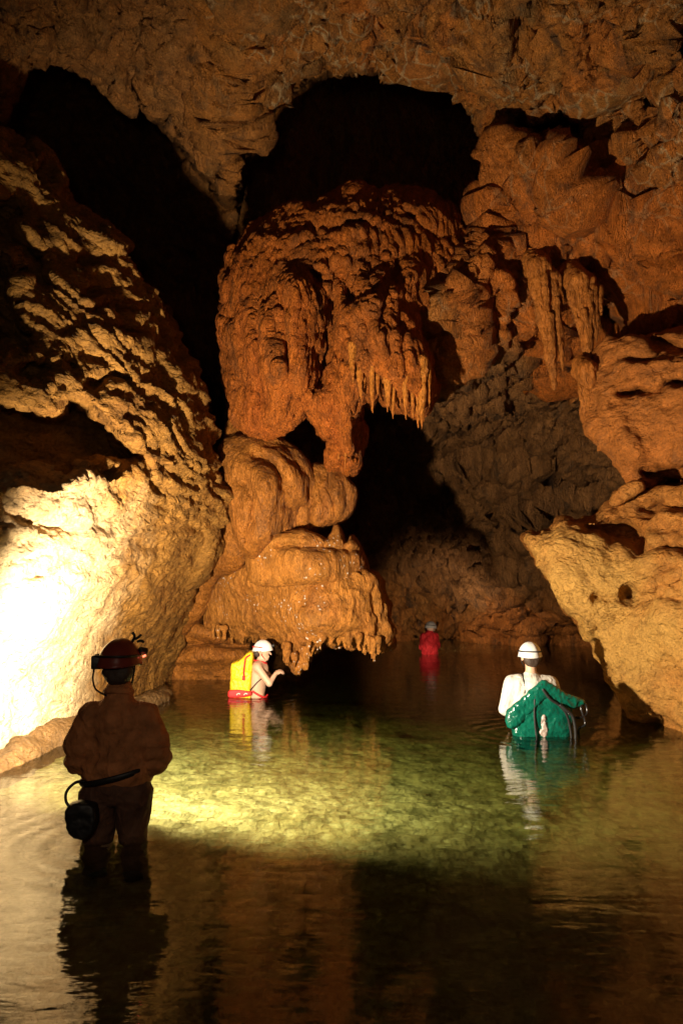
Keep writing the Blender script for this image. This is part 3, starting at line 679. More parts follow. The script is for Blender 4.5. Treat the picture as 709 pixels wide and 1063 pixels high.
def flowstone():
    r = root('flowstone', on_water(270, 705), 'rounded golden brown flowstone column with folds and an overhanging shelf above the water', 'flowstone')
    # slope running down along the left wall
    poly = [(240, 436), (252, 446), (262, 470), (270, 520), (264, 560), (250, 590), (226, 600), (212, 640), (200, 650), (186, 662), (180, 650), (186, 620), (200, 590), (214, 540), (226, 500), (232, 470)]
    pts = [(240, 440, 11.2), (250, 520, 11.0), (200, 640, 11.9), (190, 600, 12), (230, 590, 11.2), (262, 560, 11), (262, 470, 11)]
    V, Q = rock_body(poly, pts, 1.6, .35, .035, (), warp=(2, 20), wob=.05, seed=3)
    link('slope', detail(V, Q, st_flow), Q, MAT['flow'], r)
    # fold with concentric drapes
    poly = [(228, 470), (240, 452), (262, 452), (285, 454), (304, 464), (318, 482), (326, 500), (328, 516), (322, 528), (312, 524), (306, 532), (308, 556), (300, 570), (276, 574), (262, 580), (246, 560), (238, 520)]
    pts = [(240, 452, 11), (300, 470, 10.7), (325, 510, 10.9), (270, 500, 10.2), (262, 560, 10.4), (300, 560, 10.8), (250, 500, 10.6), (288, 510, 10.3)]
    feats = [('line', [(262, 470), (284, 478), (294, 500), (300, 530), (304, 556)], .16, 3.5), ('line', [(262, 463), (290, 468), (306, 490), (312, 520)], -.12, 7), ('line', [(250, 480), (270, 486), (280, 510), (276, 556)], -.12, 9),
             ('line', [(258, 500), (262, 530), (256, 560)], .1, 3), ('line', [(300, 462), (318, 490), (320, 520)], .07, 2.5), ('line', [(286, 560), (292, 545)], .1, 4)]
    V, Q = rock_body(poly, pts, 1.8, .3, .028, feats, warp=(1.5, 18), wob=.04, seed=4)
    link('fold', detail(V, Q, st_flow), Q, MAT['flow'], r)
    poly = [(296, 500), (312, 486), (328, 482), (342, 486), (356, 492), (366, 504), (368, 522), (358, 538), (346, 543), (334, 546), (316, 552), (300, 540)]
    pts = [(342, 486, 11.1), (345, 512, 10.75), (366, 520, 11), (322, 520, 10.9), (345, 540, 10.9), (300, 510, 11)]
    V, Q = rock_body(poly, pts, 1.0, .16, .024, [('line', [(322, 500), (324, 545)], .14, 3), ('line', [(333, 492), (334, 538)], .06, 2), ('line', [(342, 494), (343, 532)], .09, 2), ('line', [(350, 496), (352, 530)], -.05, 3), ('line', [(358, 500), (360, 530)], .07, 2)], warp=(1.5, 18), wob=.04, seed=5)
    link('fold', detail(V, Q, st_flow), Q, MAT['flow'], r)
    # middle tier with two small points
    poly = [(258, 580), (266, 566), (284, 556), (312, 552), (332, 556), (340, 560), (346, 548), (351, 543), (356, 552), (360, 562), (364, 554), (370, 560), (376, 574), (378, 594), (368, 604), (300, 606), (262, 604)]
    pts = [(260, 590, 10.8), (300, 575, 10.3), (350, 550, 10.6), (376, 590, 10.7), (330, 590, 10.1)]
    V, Q = rock_body(poly, pts, 1.6, .16, .028, [('line', [(290, 562), (340, 570), (376, 572)], .15, 3.5)], warp=(1.5, 18), wob=.05, seed=6)
    link('tier', detail(V, Q, st_flow), Q, MAT['shelf'], r)
    # the overhanging shelf, its lower rim ragged with drips
    poly = [(214, 612), (226, 598), (246, 592), (262, 588), (300, 584), (345, 588), (376, 594), (392, 602), (400, 622), (404, 642), (408, 660), (404, 672), (396, 670), (388, 676), (376, 668), (366, 672),
            (356, 664), (346, 668), (336, 662), (330, 672), (322, 676), (314, 690), (309, 696), (303, 688), (298, 676), (286, 664), (274, 664), (262, 660), (250, 664), (240, 656), (232, 664), (224, 652), (216, 656), (213, 634)]
    pts = [(214, 620, 12.0), (250, 600, 11.4), (310, 590, 10.6), (380, 600, 10.6), (404, 650, 10.7), (315, 640, 10.3), (255, 640, 11.5), (285, 655, 11.35), (360, 640, 10.3), (309, 690, 10.6), (230, 660, 12.1), (360, 668, 10.5)]
    rg = random.Random(3); prims = []
    bot = [(216, 654), (232, 660), (250, 662), (262, 660), (286, 664), (298, 678), (309, 692), (322, 674), (336, 662), (356, 666), (376, 668), (388, 673), (404, 668)]
    for i in range(120):
        u = rg.uniform(218, 405); v = np.interp(u, [q[0] for q in bot], [q[1] for q in bot]); Y = rg.uniform(10.5, 11.4) + (1.15 if u < 292 else 0)
        a = at(u, v - 8, Y); L = rg.uniform(.06, .17) * (1.3 if 290 < u < 330 or u > 385 else 1); rr = rg.uniform(.018, .035)
        prims.append((a, a + np.array([0, 0, -L - .1]), rr * 1.5, .006))
    V, Q = rock_body(poly, pts, 1.7, .3, .026, [('line', [(222, 640), (260, 650), (400, 652)], -.05, 12), ('line', [(300, 600), (302, 660)], .06, 4), ('line', [(384, 610), (396, 664)], .08, 3), ('line', [(392, 606), (402, 664)], -.06, 3)], warp=(2, 10), wob=.06, wobs=.6, seed=8, prims=prims, pk=.03)
    link('shelf', detail(V, Q, st_pop), Q, MAT['shelf'], r)
    # foot at the waterline
    poly = [(182, 640), (200, 646), (230, 650), (258, 652), (262, 690), (262, 740), (182, 740)]
    pts = [(182, 700, 12.5), (262, 700, 12.7), (220, 670, 12.3)]
    V, Q = rock_body(poly, pts, 1.6, .12, .04, [('line', [(180, 668), (262, 670)], .2, 3), ('line', [(180, 684), (262, 682)], -.12, 6)], warp=(2, 20), wob=.06, seed=9)
    link('foot', detail(V, Q, lambda a, n: .5 * st_rough(a, n)), Q, MAT['flow'], r)

def right_rocks():
    poly = [(541, 558), (552, 554), (566, 553), (580, 544), (600, 548), (618, 536), (640, 522), (660, 508), (690, 506), (720, 500), (860, 470), (980, 500), (980, 950), (860, 900), (740, 860), (700, 800), (690, 752), (668, 748), (652, 736),
            (640, 704), (622, 676), (604, 650), (584, 622), (562, 590)]
    pts = [(541, 560, 9.6), (580, 560, 9.2), (600, 600, 9.0), (640, 640, 8.8), (660, 745, 8.8), (709, 757, 8.3), (709, 650, 7.9), (650, 560, 9.2), (709, 520, 8.8), (700, 600, 8.2), (640, 525, 9.6), (900, 500, 6.5), (980, 800, 5.2), (800, 800, 7), (850, 650, 6.4), (740, 860, 7.2)]
    feats = [('hole', [(600, 546), (622, 542), (640, 536), (664, 548), (672, 560), (664, 576), (644, 566), (620, 558)], .6, 5), ('hole', [(644, 612), (656, 608), (664, 616), (658, 628), (646, 624)], .35, 4),
             ('line', [(620, 620), (650, 622), (709, 622)], .14, 4), ('line', [(640, 640), (709, 600)], .1, 4), ('lip', [(660, 540), (690, 530), (730, 536)], .35, 18), ('lip', [(650, 585), (690, 575), (730, 580)], .25, 16),
             ('line', [(560, 590), (604, 648), (640, 702)], -.1, 6)]
    V, Q = rock_body(poly, pts, 3.0, .28, .034, feats, warp=(4, 14), wob=.1, seed=13)
    V = detail(V, Q, lambda a, n: .6 * st_rough(a, n))
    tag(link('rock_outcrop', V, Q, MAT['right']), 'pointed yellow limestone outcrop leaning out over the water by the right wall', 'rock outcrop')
    poly = [(604, 404), (614, 380), (618, 360), (640, 352), (668, 352), (690, 346), (720, 340), (860, 320), (900, 420), (860, 500), (720, 500), (690, 494), (672, 505), (656, 506), (646, 486), (632, 466), (618, 452), (610, 436)]
    pts = [(606, 410, 10.2), (618, 365, 10.2), (660, 380, 9.6), (709, 350, 9.4), (709, 430, 8.9), (650, 460, 9.5), (665, 500, 9.6), (709, 495, 9.0), (860, 400, 7.5)]
    feats = [('hole', [(640, 408), (672, 402), (700, 394), (730, 388), (730, 398), (700, 404), (676, 410), (650, 414)], .5, 3), ('hole', [(668, 348), (700, 350), (714, 366), (690, 364), (672, 358)], .4, 4), ('lip', [(640, 378), (690, 372), (740, 376)], .25, 12),
             ('hole', [(660, 490), (690, 484), (740, 478), (740, 500), (690, 500)], .5, 4), ('line', [(630, 420), (660, 470)], -.12, 10)]
    V, Q = rock_body(poly, pts, 2.4, .25, .034, feats, warp=(4, 14), wob=.1, seed=14)
    V = detail(V, Q, lambda a, n: .55 * st_rough(a, n))
    tag(link('rock_outcrop', V, Q, MAT['upper']), 'squarish orange rock block above the pointed outcrop, split by a dark crack', 'rock outcrop')
    poly = [(606, 500), (636, 486), (652, 492), (660, 504), (648, 514), (640, 522), (632, 520), (640, 512), (620, 514)]
    # thin ledge catching the light between the two
    poly = [(632, 524), (640, 510), (650, 502), (664, 500), (668, 508), (656, 514), (644, 524)]
    V, Q = rock_body(poly, [(632, 522, 9.4), (660, 508, 9.2), (700, 505, 9)], 1.0, .06, .025, (), warp=(1.5, 12), wob=.03, seed=15)
    tag(link('rock_ledge', detail(V, Q, lambda a, n: .3 * st_rough(a, n)), Q, MAT['right']), 'thin pale ledge between the orange block and the pointed outcrop', 'rock ledge')

def stalactites():
    stalactite([(560, 278, 575, 404, 22), (573, 288, 584, 384, 13), (552, 284, 557, 326, 8)], 10.5, 'long twin-tipped brown stalactite, the largest of those on the right wall', seed=1)
    stalactite([(601, 292, 613, 388, 20), (612, 292, 619, 356, 11), (592, 296, 598, 338, 8), (622, 300, 624, 330, 5)], 10.35, 'ragged stalactite hanging just above the orange rock block', seed=3)
    stalactite([(610, 384, 616, 456, 18), (605, 392, 606, 430, 10), (616, 400, 622, 470, 9)], 10.0, 'thin stalactite hugging the left edge of the orange rock block', seed=4, flare=1.0)
    rg = random.Random(5)
    fr = [(366, 368, 396, 6), (373, 376, 412, 7), (379, 372, 408, 5), (386, 380, 428, 7), (392, 388, 414, 5), (397, 392, 404, 4), (403, 378, 424, 8), (409, 386, 434, 7), (415, 392, 430, 5), (420, 386, 441, 8), (427, 388, 434, 6), (432, 388, 444, 7), (439, 384, 441, 8), (444, 388, 420, 5), (352, 440, 486, 5), (360, 440, 490, 5)]
    for i, (u, v0, v1, w) in enumerate(fr):
        stalactite([(u, v0 - 10, u + rg.uniform(-2, 2), v1 + rg.uniform(-5, 5), w * rg.uniform(.85, 1.45))], 9.85 + .05 * (i % 3) + (.45 if v0 > 430 else 0), 'small bright orange stalactite in the fringe under the hanging curtain', 'stalactites fringing the curtain', mat='tite_pale', seed=20 + i, flare=1.0, vx=.012)
# ---------- people ----------
def sdf_mesh(groups, vx, relax_it=1, nz=0, nsc=8, seed=0, cutz=None):
    """groups: list of (prims, k); every prim is a tapered capsule, locally blended into one continuous surface"""
    allp = [p for g, k in groups for p in g]
    lo = np.min([np.minimum(p[0], p[1]) - max(p[2], p[3]) for p in allp], 0) - .1; hi = np.max([np.maximum(p[0], p[1]) + max(p[2], p[3]) for p in allp], 0) + .1
    n = np.ceil((hi - lo) / vx).astype(int) + 1; A = np.full(tuple(n), .5, np.float32)
    for g, k in groups:
        for pr in g:
            a, c, ra, rb = pr; a = np.array(a); c = np.array(c); m = max(ra, rb) + k + 5 * vx
            l = np.maximum(np.floor((np.minimum(a, c) - m - lo) / vx).astype(int), 0); h = np.minimum(np.ceil((np.maximum(a, c) + m - lo) / vx).astype(int), n)
            gx = np.stack(np.meshgrid(*[lo[q] + np.arange(l[q], h[q]) * vx for q in range(3)], indexing='ij'), -1)
            dd = cone_field(gx.reshape(-1, 3), [pr], k).reshape(gx.shape[:3]); sl = tuple(slice(l[q], h[q]) for q in range(3)); A[sl] = smin(A[sl], dd, k)
    V, Q = iso(A, lo, vx, relax_it)
    if nz:
        N = vnormals(V, Q); V = V + N * (nz * (ridged(V * nsc + seed, 2, .5) * .6 + noise(V * nsc * .6 + seed + 5)))[:, None]
    return V, Q
def put(name, V, Q, mat, parent, **kw):
    return link(name, np.asarray(V, float) + np.array(parent_world(parent)) if parent.get('local') else V, Q, mat, parent, **kw)
def W(rt, pts): return np.array(pts, float) + np.array(parent_world(rt))
def unit(v): v = np.array(v, float); return v / np.linalg.norm(v)
def head_prims(c, f, s=1.0):
    """skull, jaw, nose, brow, lips and ears round centre c, looking along f"""
    c = np.array(c, float); f = unit(f); up = np.array([0, 0, 1.]); r = np.cross(f, up); r = unit(r); up = np.cross(r, f)
    P = lambda x, y, z: c + s * (r * x + f * y + up * z)
    A = [(P(0, -.028, .03), P(0, .022, .03), .082 * s, .078 * s), (P(0, .03, -.02), P(0, .045, -.075), .06 * s, .042 * s), (P(0, .062, -.088), P(0, .07, -.09), .026 * s, .022 * s)]
    B = [(P(0, .09, .012), P(0, .118, -.022), .009 * s, .014 * s), (P(-.03, .083, .022), P(.03, .083, .022), .013 * s, .013 * s),
         (P(-.018, .092, -.053), P(.018, .092, -.053), .008 * s, .008 * s), (P(-.014, .09, -.065), P(.014, .09, -.065), .009 * s, .009 * s),
         (P(.08, -.005, .015), P(.083, -.002, -.02), .017 * s, .011 * s), (P(-.08, -.005, .015), P(-.083, -.002, -.02), .017 * s, .011 * s)]
    eyes = [P(-.03, .083, .0), P(.03, .083, .0)]
    return A, B, eyes
def hand_prims(w, d, n, curl=.5, thumb=1):
    """palm and five unequal bent fingers from wrist w along d, palm facing n"""
    w = np.array(w, float); d = unit(d); n = unit(np.array(n, float) - d * np.dot(n, d)); s = np.cross(d, n)
    palm = [(w, w + d * .045, .023, .026), (w + d * .03 + s * .022, w + d * .08 + s * .026, .017, .014), (w + d * .03 - s * .022, w + d * .08 - s * .026, .017, .013), (w + d * .03, w + d * .085, .018, .014)]
    fing = []
    for k, (o, L) in enumerate(((.033, .066), (.011, .078), (-.011, .072), (-.032, .056))):
        b = w + d * .085 + s * o * thumb; a1 = curl * .9; a2 = curl * 2.0
        m = b + (d * math.cos(a1) + n * math.sin(a1)) * L * .5; e = m + (d * math.cos(a2) + n * math.sin(a2)) * L * .5
        fing += [(b, m, .0095, .009), (m, e, .009, .0075)]
    t0 = w + d * .025 + s * .028 * thumb; t1 = t0 + (d * .6 + s * thumb * .7 + n * .3) * .035; t2 = t1 + (d * .85 + s * thumb * .1 + n * .55) * .032
    fing += [(t0, t1, .014, .0115), (t1, t2, .011, .009)]
    return palm, fing
def tube(name, pts, r, mat, parent=None, seg=10, flat=1.0, sub=6):
    p = np.array(pts, float); q = []
    for i in range(len(p) - 1):
        p0, p1, p2, p3 = p[max(i - 1, 0)], p[i], p[i + 1], p[min(i + 2, len(p) - 1)]
        for k in range(sub):
            t = k / sub; q.append(.5 * ((2 * p1) + (-p0 + p2) * t + (2 * p0 - 5 * p1 + 4 * p2 - p3) * t * t + (-p0 + 3 * p1 - 3 * p2 + p3) * t ** 3))
    q.append(p[-1]); q = np.array(q); V = []; up = np.array([0.05, -.1, 1.])
    for i in range(len(q)):
        t = unit(q[min(i + 1, len(q) - 1)] - q[max(i - 1, 0)]); a = np.cross(t, up); a = unit(a) if np.linalg.norm(a) > 1e-3 else np.array([1., 0, 0]); b = np.cross(a, t); up = b
        for j in range(seg):
            an = 2 * math.pi * j / seg; V.append(q[i] + r * (a * math.cos(an) * flat + b * math.sin(an)))
    n = len(q); Fc = [(i * seg + j, i * seg + (j + 1) % seg, (i + 1) * seg + (j + 1) % seg, (i + 1) * seg + j) for i in range(n - 1) for j in range(seg)]
    Fc += [tuple(range(seg))[::-1], tuple(range((n - 1) * seg, n * seg))]
    return link(name, V, Fc, mat, parent)
def helmet(rt, c, f, mat, s=1.0, strap='black', tilt=0):
    """domed caving helmet with rim, crown ridges and chin strap"""
    c = np.array(c, float); f = unit(f); up0 = np.array([0, 0, 1.]); r = unit(np.cross(f, up0)); up = np.cross(r, f)
    V = []; n, m = 22, 48; Fc = []
    for side, k in ((0, 1.0), (1, .94)):
        for i in range(n + 1):
            e = (math.pi / 2) * (1 - i / n); 
            for j in range(m):
                a = 2 * math.pi * j / m
                rr = math.cos(e); ridge = 1 + (.02 * max(0, math.cos(6 * a)) * math.sin(2 * e) if side == 0 else 0)
                brim = .006 * (1 - min(1, math.tan(min(e, 1.4)) * 6)) if side == 0 else 0
                brim = max(brim, 0)
                x = (.118 * rr * k * ridge + brim) * math.cos(a); y = (.142 * rr * k * ridge + brim * 1.6) * math.sin(a); z = .125 * math.sin(e) * k * ridge - .012 * (math.sin(a) > 0) * (1 - math.sin(e)) - .02 * (1 - math.sin(e)) * (1 - math.sin(a)) 
                V.append(c + s * (r * x + f * y + up * z))
    N1 = (n + 1) * m
    for off in (0, N1):
        for i in range(n):
            for j in range(m):
                q = (off + i * m + j, off + (i + 1) * m + j, off + (i + 1) * m + (j + 1) % m, off + i * m + (j + 1) % m)
                Fc.append(q if off == 0 else q[::-1])
    for j in range(m):
        Fc.append((n * m + j, N1 + n * m + j, N1 + n * m + (j + 1) % m, n * m + (j + 1) % m))
    h = link('helmet', V, Fc, MAT[mat], rt)
    P = lambda x, y, z: c + s * (r * x + f * y + up * z)
    tube('chin_strap', [P(.1, -.01, -.005), P(.085, .01, -.08), P(.05, .05, -.135), P(0, .07, -.15), P(-.05, .05, -.135), P(-.085, .01, -.08), P(-.1, -.01, -.005)], .006 * s, MAT[strap], h)
    tube('head_band', [P(.119, .02, .03), P(.105, -.09, .028), P(.05, -.137, .026), P(-.05, -.137, .026), P(-.105, -.09, .028), P(-.119, .02, .03)], .007 * s, MAT[strap], h)
    lens = [P(0, .135, .055), P(0, .165, .055)]
    tube('head_lamp', lens, .024 * s, MAT['black'], h, seg=16)
    return h
def slab(poly, y0, t, k, vx, nz=.0, nsc=6, yfun=None, seed=0):
    """inflated solid from an outline in x, z (metres), thickness 2t about y0"""
    p = np.array(poly, float); lo = np.array([p[:, 0].min() - .06, y0 - t - .12, p[:, 1].min() - .06]); hi = np.array([p[:, 0].max() + .06, y0 + t + .12, p[:, 1].max() + .06])
    n = np.ceil((hi - lo) / vx).astype(int) + 1
    xs, ys, zs = (lo[i] + np.arange(n[i]) * vx for i in range(3)); X, Z = np.meshgrid(xs, zs, indexing='ij')
    L = poly_dist(spline(poly, 3), X, Z)
    Y0 = yfun(X, Z) if yfun else 0 * X
    f = smax(L[:, None, :], np.abs(ys[None, :, None] - y0 - Y0[:, None, :]) - t, k)
    V, Q = iso(f, lo, vx)
    if nz: N = vnormals(V, Q); V = V + N * (nz * (ridged(V * nsc + seed, 3, .5) * .6 + noise(V * nsc * .5 + seed)))[:, None]
    return V, Q
def rbox(name, c, size, mat, parent, bev=.008, rz=0, ry=0):
    import bmesh
    from mathutils import Matrix
    bm = bmesh.new(); bmesh.ops.create_cube(bm, size=1); bmesh.ops.scale(bm, vec=size, verts=bm.verts); bmesh.ops.bevel(bm, geom=bm.edges[:], offset=bev, segments=2, affect='EDGES', profile=.5)
    M = Matrix.Translation(Vector([float(q) for q in c])) @ Matrix.Rotation(rz, 4, 'Z') @ Matrix.Rotation(ry, 4, 'Y'); bm.transform(M)
    V = [tuple(v.co) for v in bm.verts]; Fc = [tuple(v.index for v in fc.verts) for fc in bm.faces]; bm.free()
    return link(name, V, Fc, mat, parent)

def off(prims, o): return [(np.array(a, float) + o, np.array(b, float) + o, ra, rb) for a, b, ra, rb in prims]
def grow(prims, d): return [(a, b, ra + d, rb + d) for a, b, ra, rb in prims]

def figure(X, Y, zf, label, head_c, head_f, torso, arms, legs, hands, neck, vx=.009):
    """prims in metres from the point (X, Y, 0) on the water; one continuous body"""
    o = np.array([X, Y, 0.]); rt = root('person', (X, Y, zf), label, 'person')
    A, B, eyes = head_prims(head_c, head_f)
    groups = [(off(torso + neck, o), .05), (off(legs, o), .03), (off(arms, o), .02), (off(A, o), .025)]
    groups.append((off(B, o), .006))
    for w, d, n, cu, th in hands:
        pm, fg = hand_prims(w, d, n, cu, th); groups += [(off(pm, o), .012), (off(fg, o), .004)]
    V, Q = sdf_mesh(groups, vx)
    link('body', V, Q, MAT['skin'], rt)
    for e in eyes:
        ev = []; 
        for i in range(7):
            for j in range(10):
                t = math.pi * i / 6; a = 2 * math.pi * j / 10; ev.append(e + o + .012 * np.array([math.sin(t) * math.cos(a), math.sin(t) * math.sin(a), math.cos(t)]))
        link('eye', ev, [(i * 10 + j, (i + 1) * 10 + j, (i + 1) * 10 + (j + 1) % 10, i * 10 + (j + 1) % 10) for i in range(6) for j in range(10)], MAT['white_cloth'], rt)
    return rt, o

def person_flash():
    X, Y = -1.42, 5.0; zb = -.62
    head_c = (0, .02, 1.07); hf = (.25, 1, -.05)
    torso = [((0, 0, .78), (0, .01, .55), .1, .11), ((-.08, 0, .74), (-.05, 0, .45), .085, .09), ((.08, 0, .74), (.05, 0, .45), .085, .09), ((-.07, 0, .33), (.07, 0, .33), .1, .1)]
    neck = [((0, .0, .82), (0, .015, 1.0), .06, .055), ((-.17, 0, .79), (.17, 0, .79), .06, .06)]
    arms = [((-.17, 0, .78), (-.235, .02, .50), .055, .042), ((-.235, .02, .50), (-.13, .26, .62), .042, .028), ((.17, 0, .78), (.24, .02, .51), .055, .042), ((.24, .02, .51), (.1, .28, .64), .042, .028)]
    legs = [((-.09, 0, .3), (-.1, .06, -.12), .09, .06), ((-.1, .06, -.12), (-.1, .0, zb + .1), .055, .04), ((.1, 0, .3), (.1, .08, -.12), .09, .06), ((.1, .08, -.12), (.12, .02, zb + .1), .055, .04)]
    hands = [((-.13, .26, .62), (.5, .6, .45), (.6, -.3, -.2), .9, 1), ((.1, .28, .64), (-.5, .6, .4), (-.6, -.3, -.2), .9, -1)]
    rt, o = figure(X, Y, zb, 'dark silhouetted caver in helmet and rust coverall, seen from behind, knee deep in water', head_c, hf, torso, arms, legs, hands, neck, .009)
    # coverall jacket
    J = [((-.105, 0, .72), (-.085, 0, .46), .1, .1), ((.105, 0, .72), (.085, 0, .46), .1, .1), ((0, -.02, .74), (0, -.02, .46), .12, .12), ((-.14, 0, .765), (.14, 0, .765), .082, .082), ((0, 0, .83), (0, .01, .93), .082, .068),
         ((-.1, -.02, .445), (.1, -.02, .445), .112, .112)]
    JA = [((-.17, 0, .755), (-.235, -.015, .60), .085, .078), ((-.235, -.015, .60), (-.235, .0, .50), .074, .07), ((-.235, .0, .50), (-.15, .2, .58), .07, .05), ((.17, 0, .755), (.24, -.015, .60), .085, .078), ((.24, -.015, .60), (.24, .0, .51), .074, .07), ((.24, .0, .51), (.13, .22, .6), .07, .05)]
    V, Q = sdf_mesh([(off(J, o), .05), (off(JA, o), .035)],   .009, nz=.016, nsc=5)
    N = vnormals(V, Q); L_ = V - o
    cr = np.abs(np.sin(26 * L_[:, 2] + 9 * np.abs(L_[:, 0]) * np.sign(L_[:, 2] - .6) + 2.5 * noise(L_ * 5)))
    am = .006 + .010 * np.exp(-((L_[:, 2] - .49) / .06) ** 2) + .010 * (np.abs(L_[:, 0]) > .17) * np.exp(-((L_[:, 2] - .6) / .1) ** 2)
    vc = ridged(np.stack([L_[:, 0] * 9, L_[:, 1] * 4, L_[:, 2] * 2.2], 1), 2)
    V = V + N * (am * (cr - .5) + .007 * vc)[:, None]
    jk = link('jacket', V, Q, MAT['coverall'], rt)
    tube('collar', [W_(o, (-.075, -.02, .93)), W_(o, (-.04, -.075, .945)), W_(o, (.04, -.075, .945)), W_(o, (.078, -.02, .93)), W_(o, (.05, .06, .92)), W_(o, (-.05, .06, .92)), W_(o, (-.075, -.02, .93))], .022, MAT['coverall'], jk)
    T = [((-.09, 0, .41), (-.095, 0, .32), .11, .115), ((.09, 0, .41), (.095, 0, .32), .11, .115), ((-.02, -.03, .34), (.02, -.03, .34), .11, .11)]
    TL = [((-.112, 0, .28), (-.125, .06, -.1), .112, .078), ((-.125, .06, -.1), (-.12, 0, zb + .12), .076, .065), ((.112, 0, .28), (.1, .08, -.1), .114, .08), ((.1, .08, -.1), (.12, .02, zb + .12), .078, .065)]
    V, Q = sdf_mesh([(off(T, o), .03), (off(TL, o), .012)], .009, nz=.016, nsc=6, seed=3)
    link('trousers', V, Q, MAT['trouser'], rt)
    for s, x in ((-1, -.1), (1, .12)):
        V, Q = sdf_mesh([(off([((x, -.02, zb + .12), (x, .0, zb + .04), .06, .05), ((x, -.03, zb + .04), (x, .16, zb + .035), .045, .04)], o), .03)], .009)
        link('boot', V, Q, MAT['black'], rt)
    bl = [((.215 * math.cos(a), .155 * math.sin(a) - .02, .42 + .05 * math.cos(a))) for a in np.linspace(0, 2 * math.pi, 17)]
    tube('belt', [W_(o, q) for q in bl], .02, MAT['black'], rt, seg=8, flat=.5, sub=3)
    # pouch on the left hip with its cord
    V, Q = slab([(-.25, .20), (-.235, .27), (-.17, .285), (-.09, .27), (-.07, .2), (-.085, .12), (-.13, .075), (-.2, .085), (-.23, .13)], -.16, .045, .012, .009, .014, 9)
    pc = link('pouch', V + o, Q, MAT['black'], rt)
    tube('cord', [W_(o, q) for q in ((-.15, -.15, .41), (-.21, -.16, .40), (-.255, -.17, .35), (-.25, -.18, .29), (-.2, -.18, .24))], .009, MAT['black_shine'], pc)
    h = helmet(rt, o + (0, .01, 1.125), hf, 'helmet_red', 1.12)
    # hair below the rim
    V, Q = sdf_mesh([(off([((-.04, -.03, 1.06), (.04, -.035, 1.06), .06, .06), ((-.02, -.055, 1.02), (.03, -.055, 1.02), .04, .04)], o), .03)], .009, nz=.006, nsc=20)
    link('hair', V, Q, MAT['hair'], rt)
    rbox('battery_box', o + (-.115, -.07, 1.12), (.085, .05, .085), MAT['black'], h, .01, rz=.3)
    tube('battery_cable', [W_(o, q) for q in ((-.135, -.08, 1.09), (-.142, -.08, 1.02), (-.13, -.07, .96), (-.10, -.06, .93), (-.05, -.07, .91))], .006, MAT['black_shine'], h)
    lm = tube('side_lamp', [W_(o, q) for q in ((.12, .03, 1.185), (.155, .06, 1.175))], .024, MAT['black'], h, seg=14)
    tube('lens', [W_(o, q) for q in ((.15, .02, 1.155), (.156, .02, 1.145))], .011, MAT['lamp_red'], lm)
    for q in (((.07, .04, 1.24), (.085, .03, 1.275), (.07, .03, 1.3)), ((.085, .04, 1.255), (.11, .04, 1.27), (.125, .04, 1.285)), ((.1, .04, 1.24), (.125, .04, 1.245), (.14, .05, 1.235))):
        tube('lamp_bracket', [W_(o, p) for p in q], .009, MAT['black'], h)

def W_(o, p): return np.array(p, float) + o

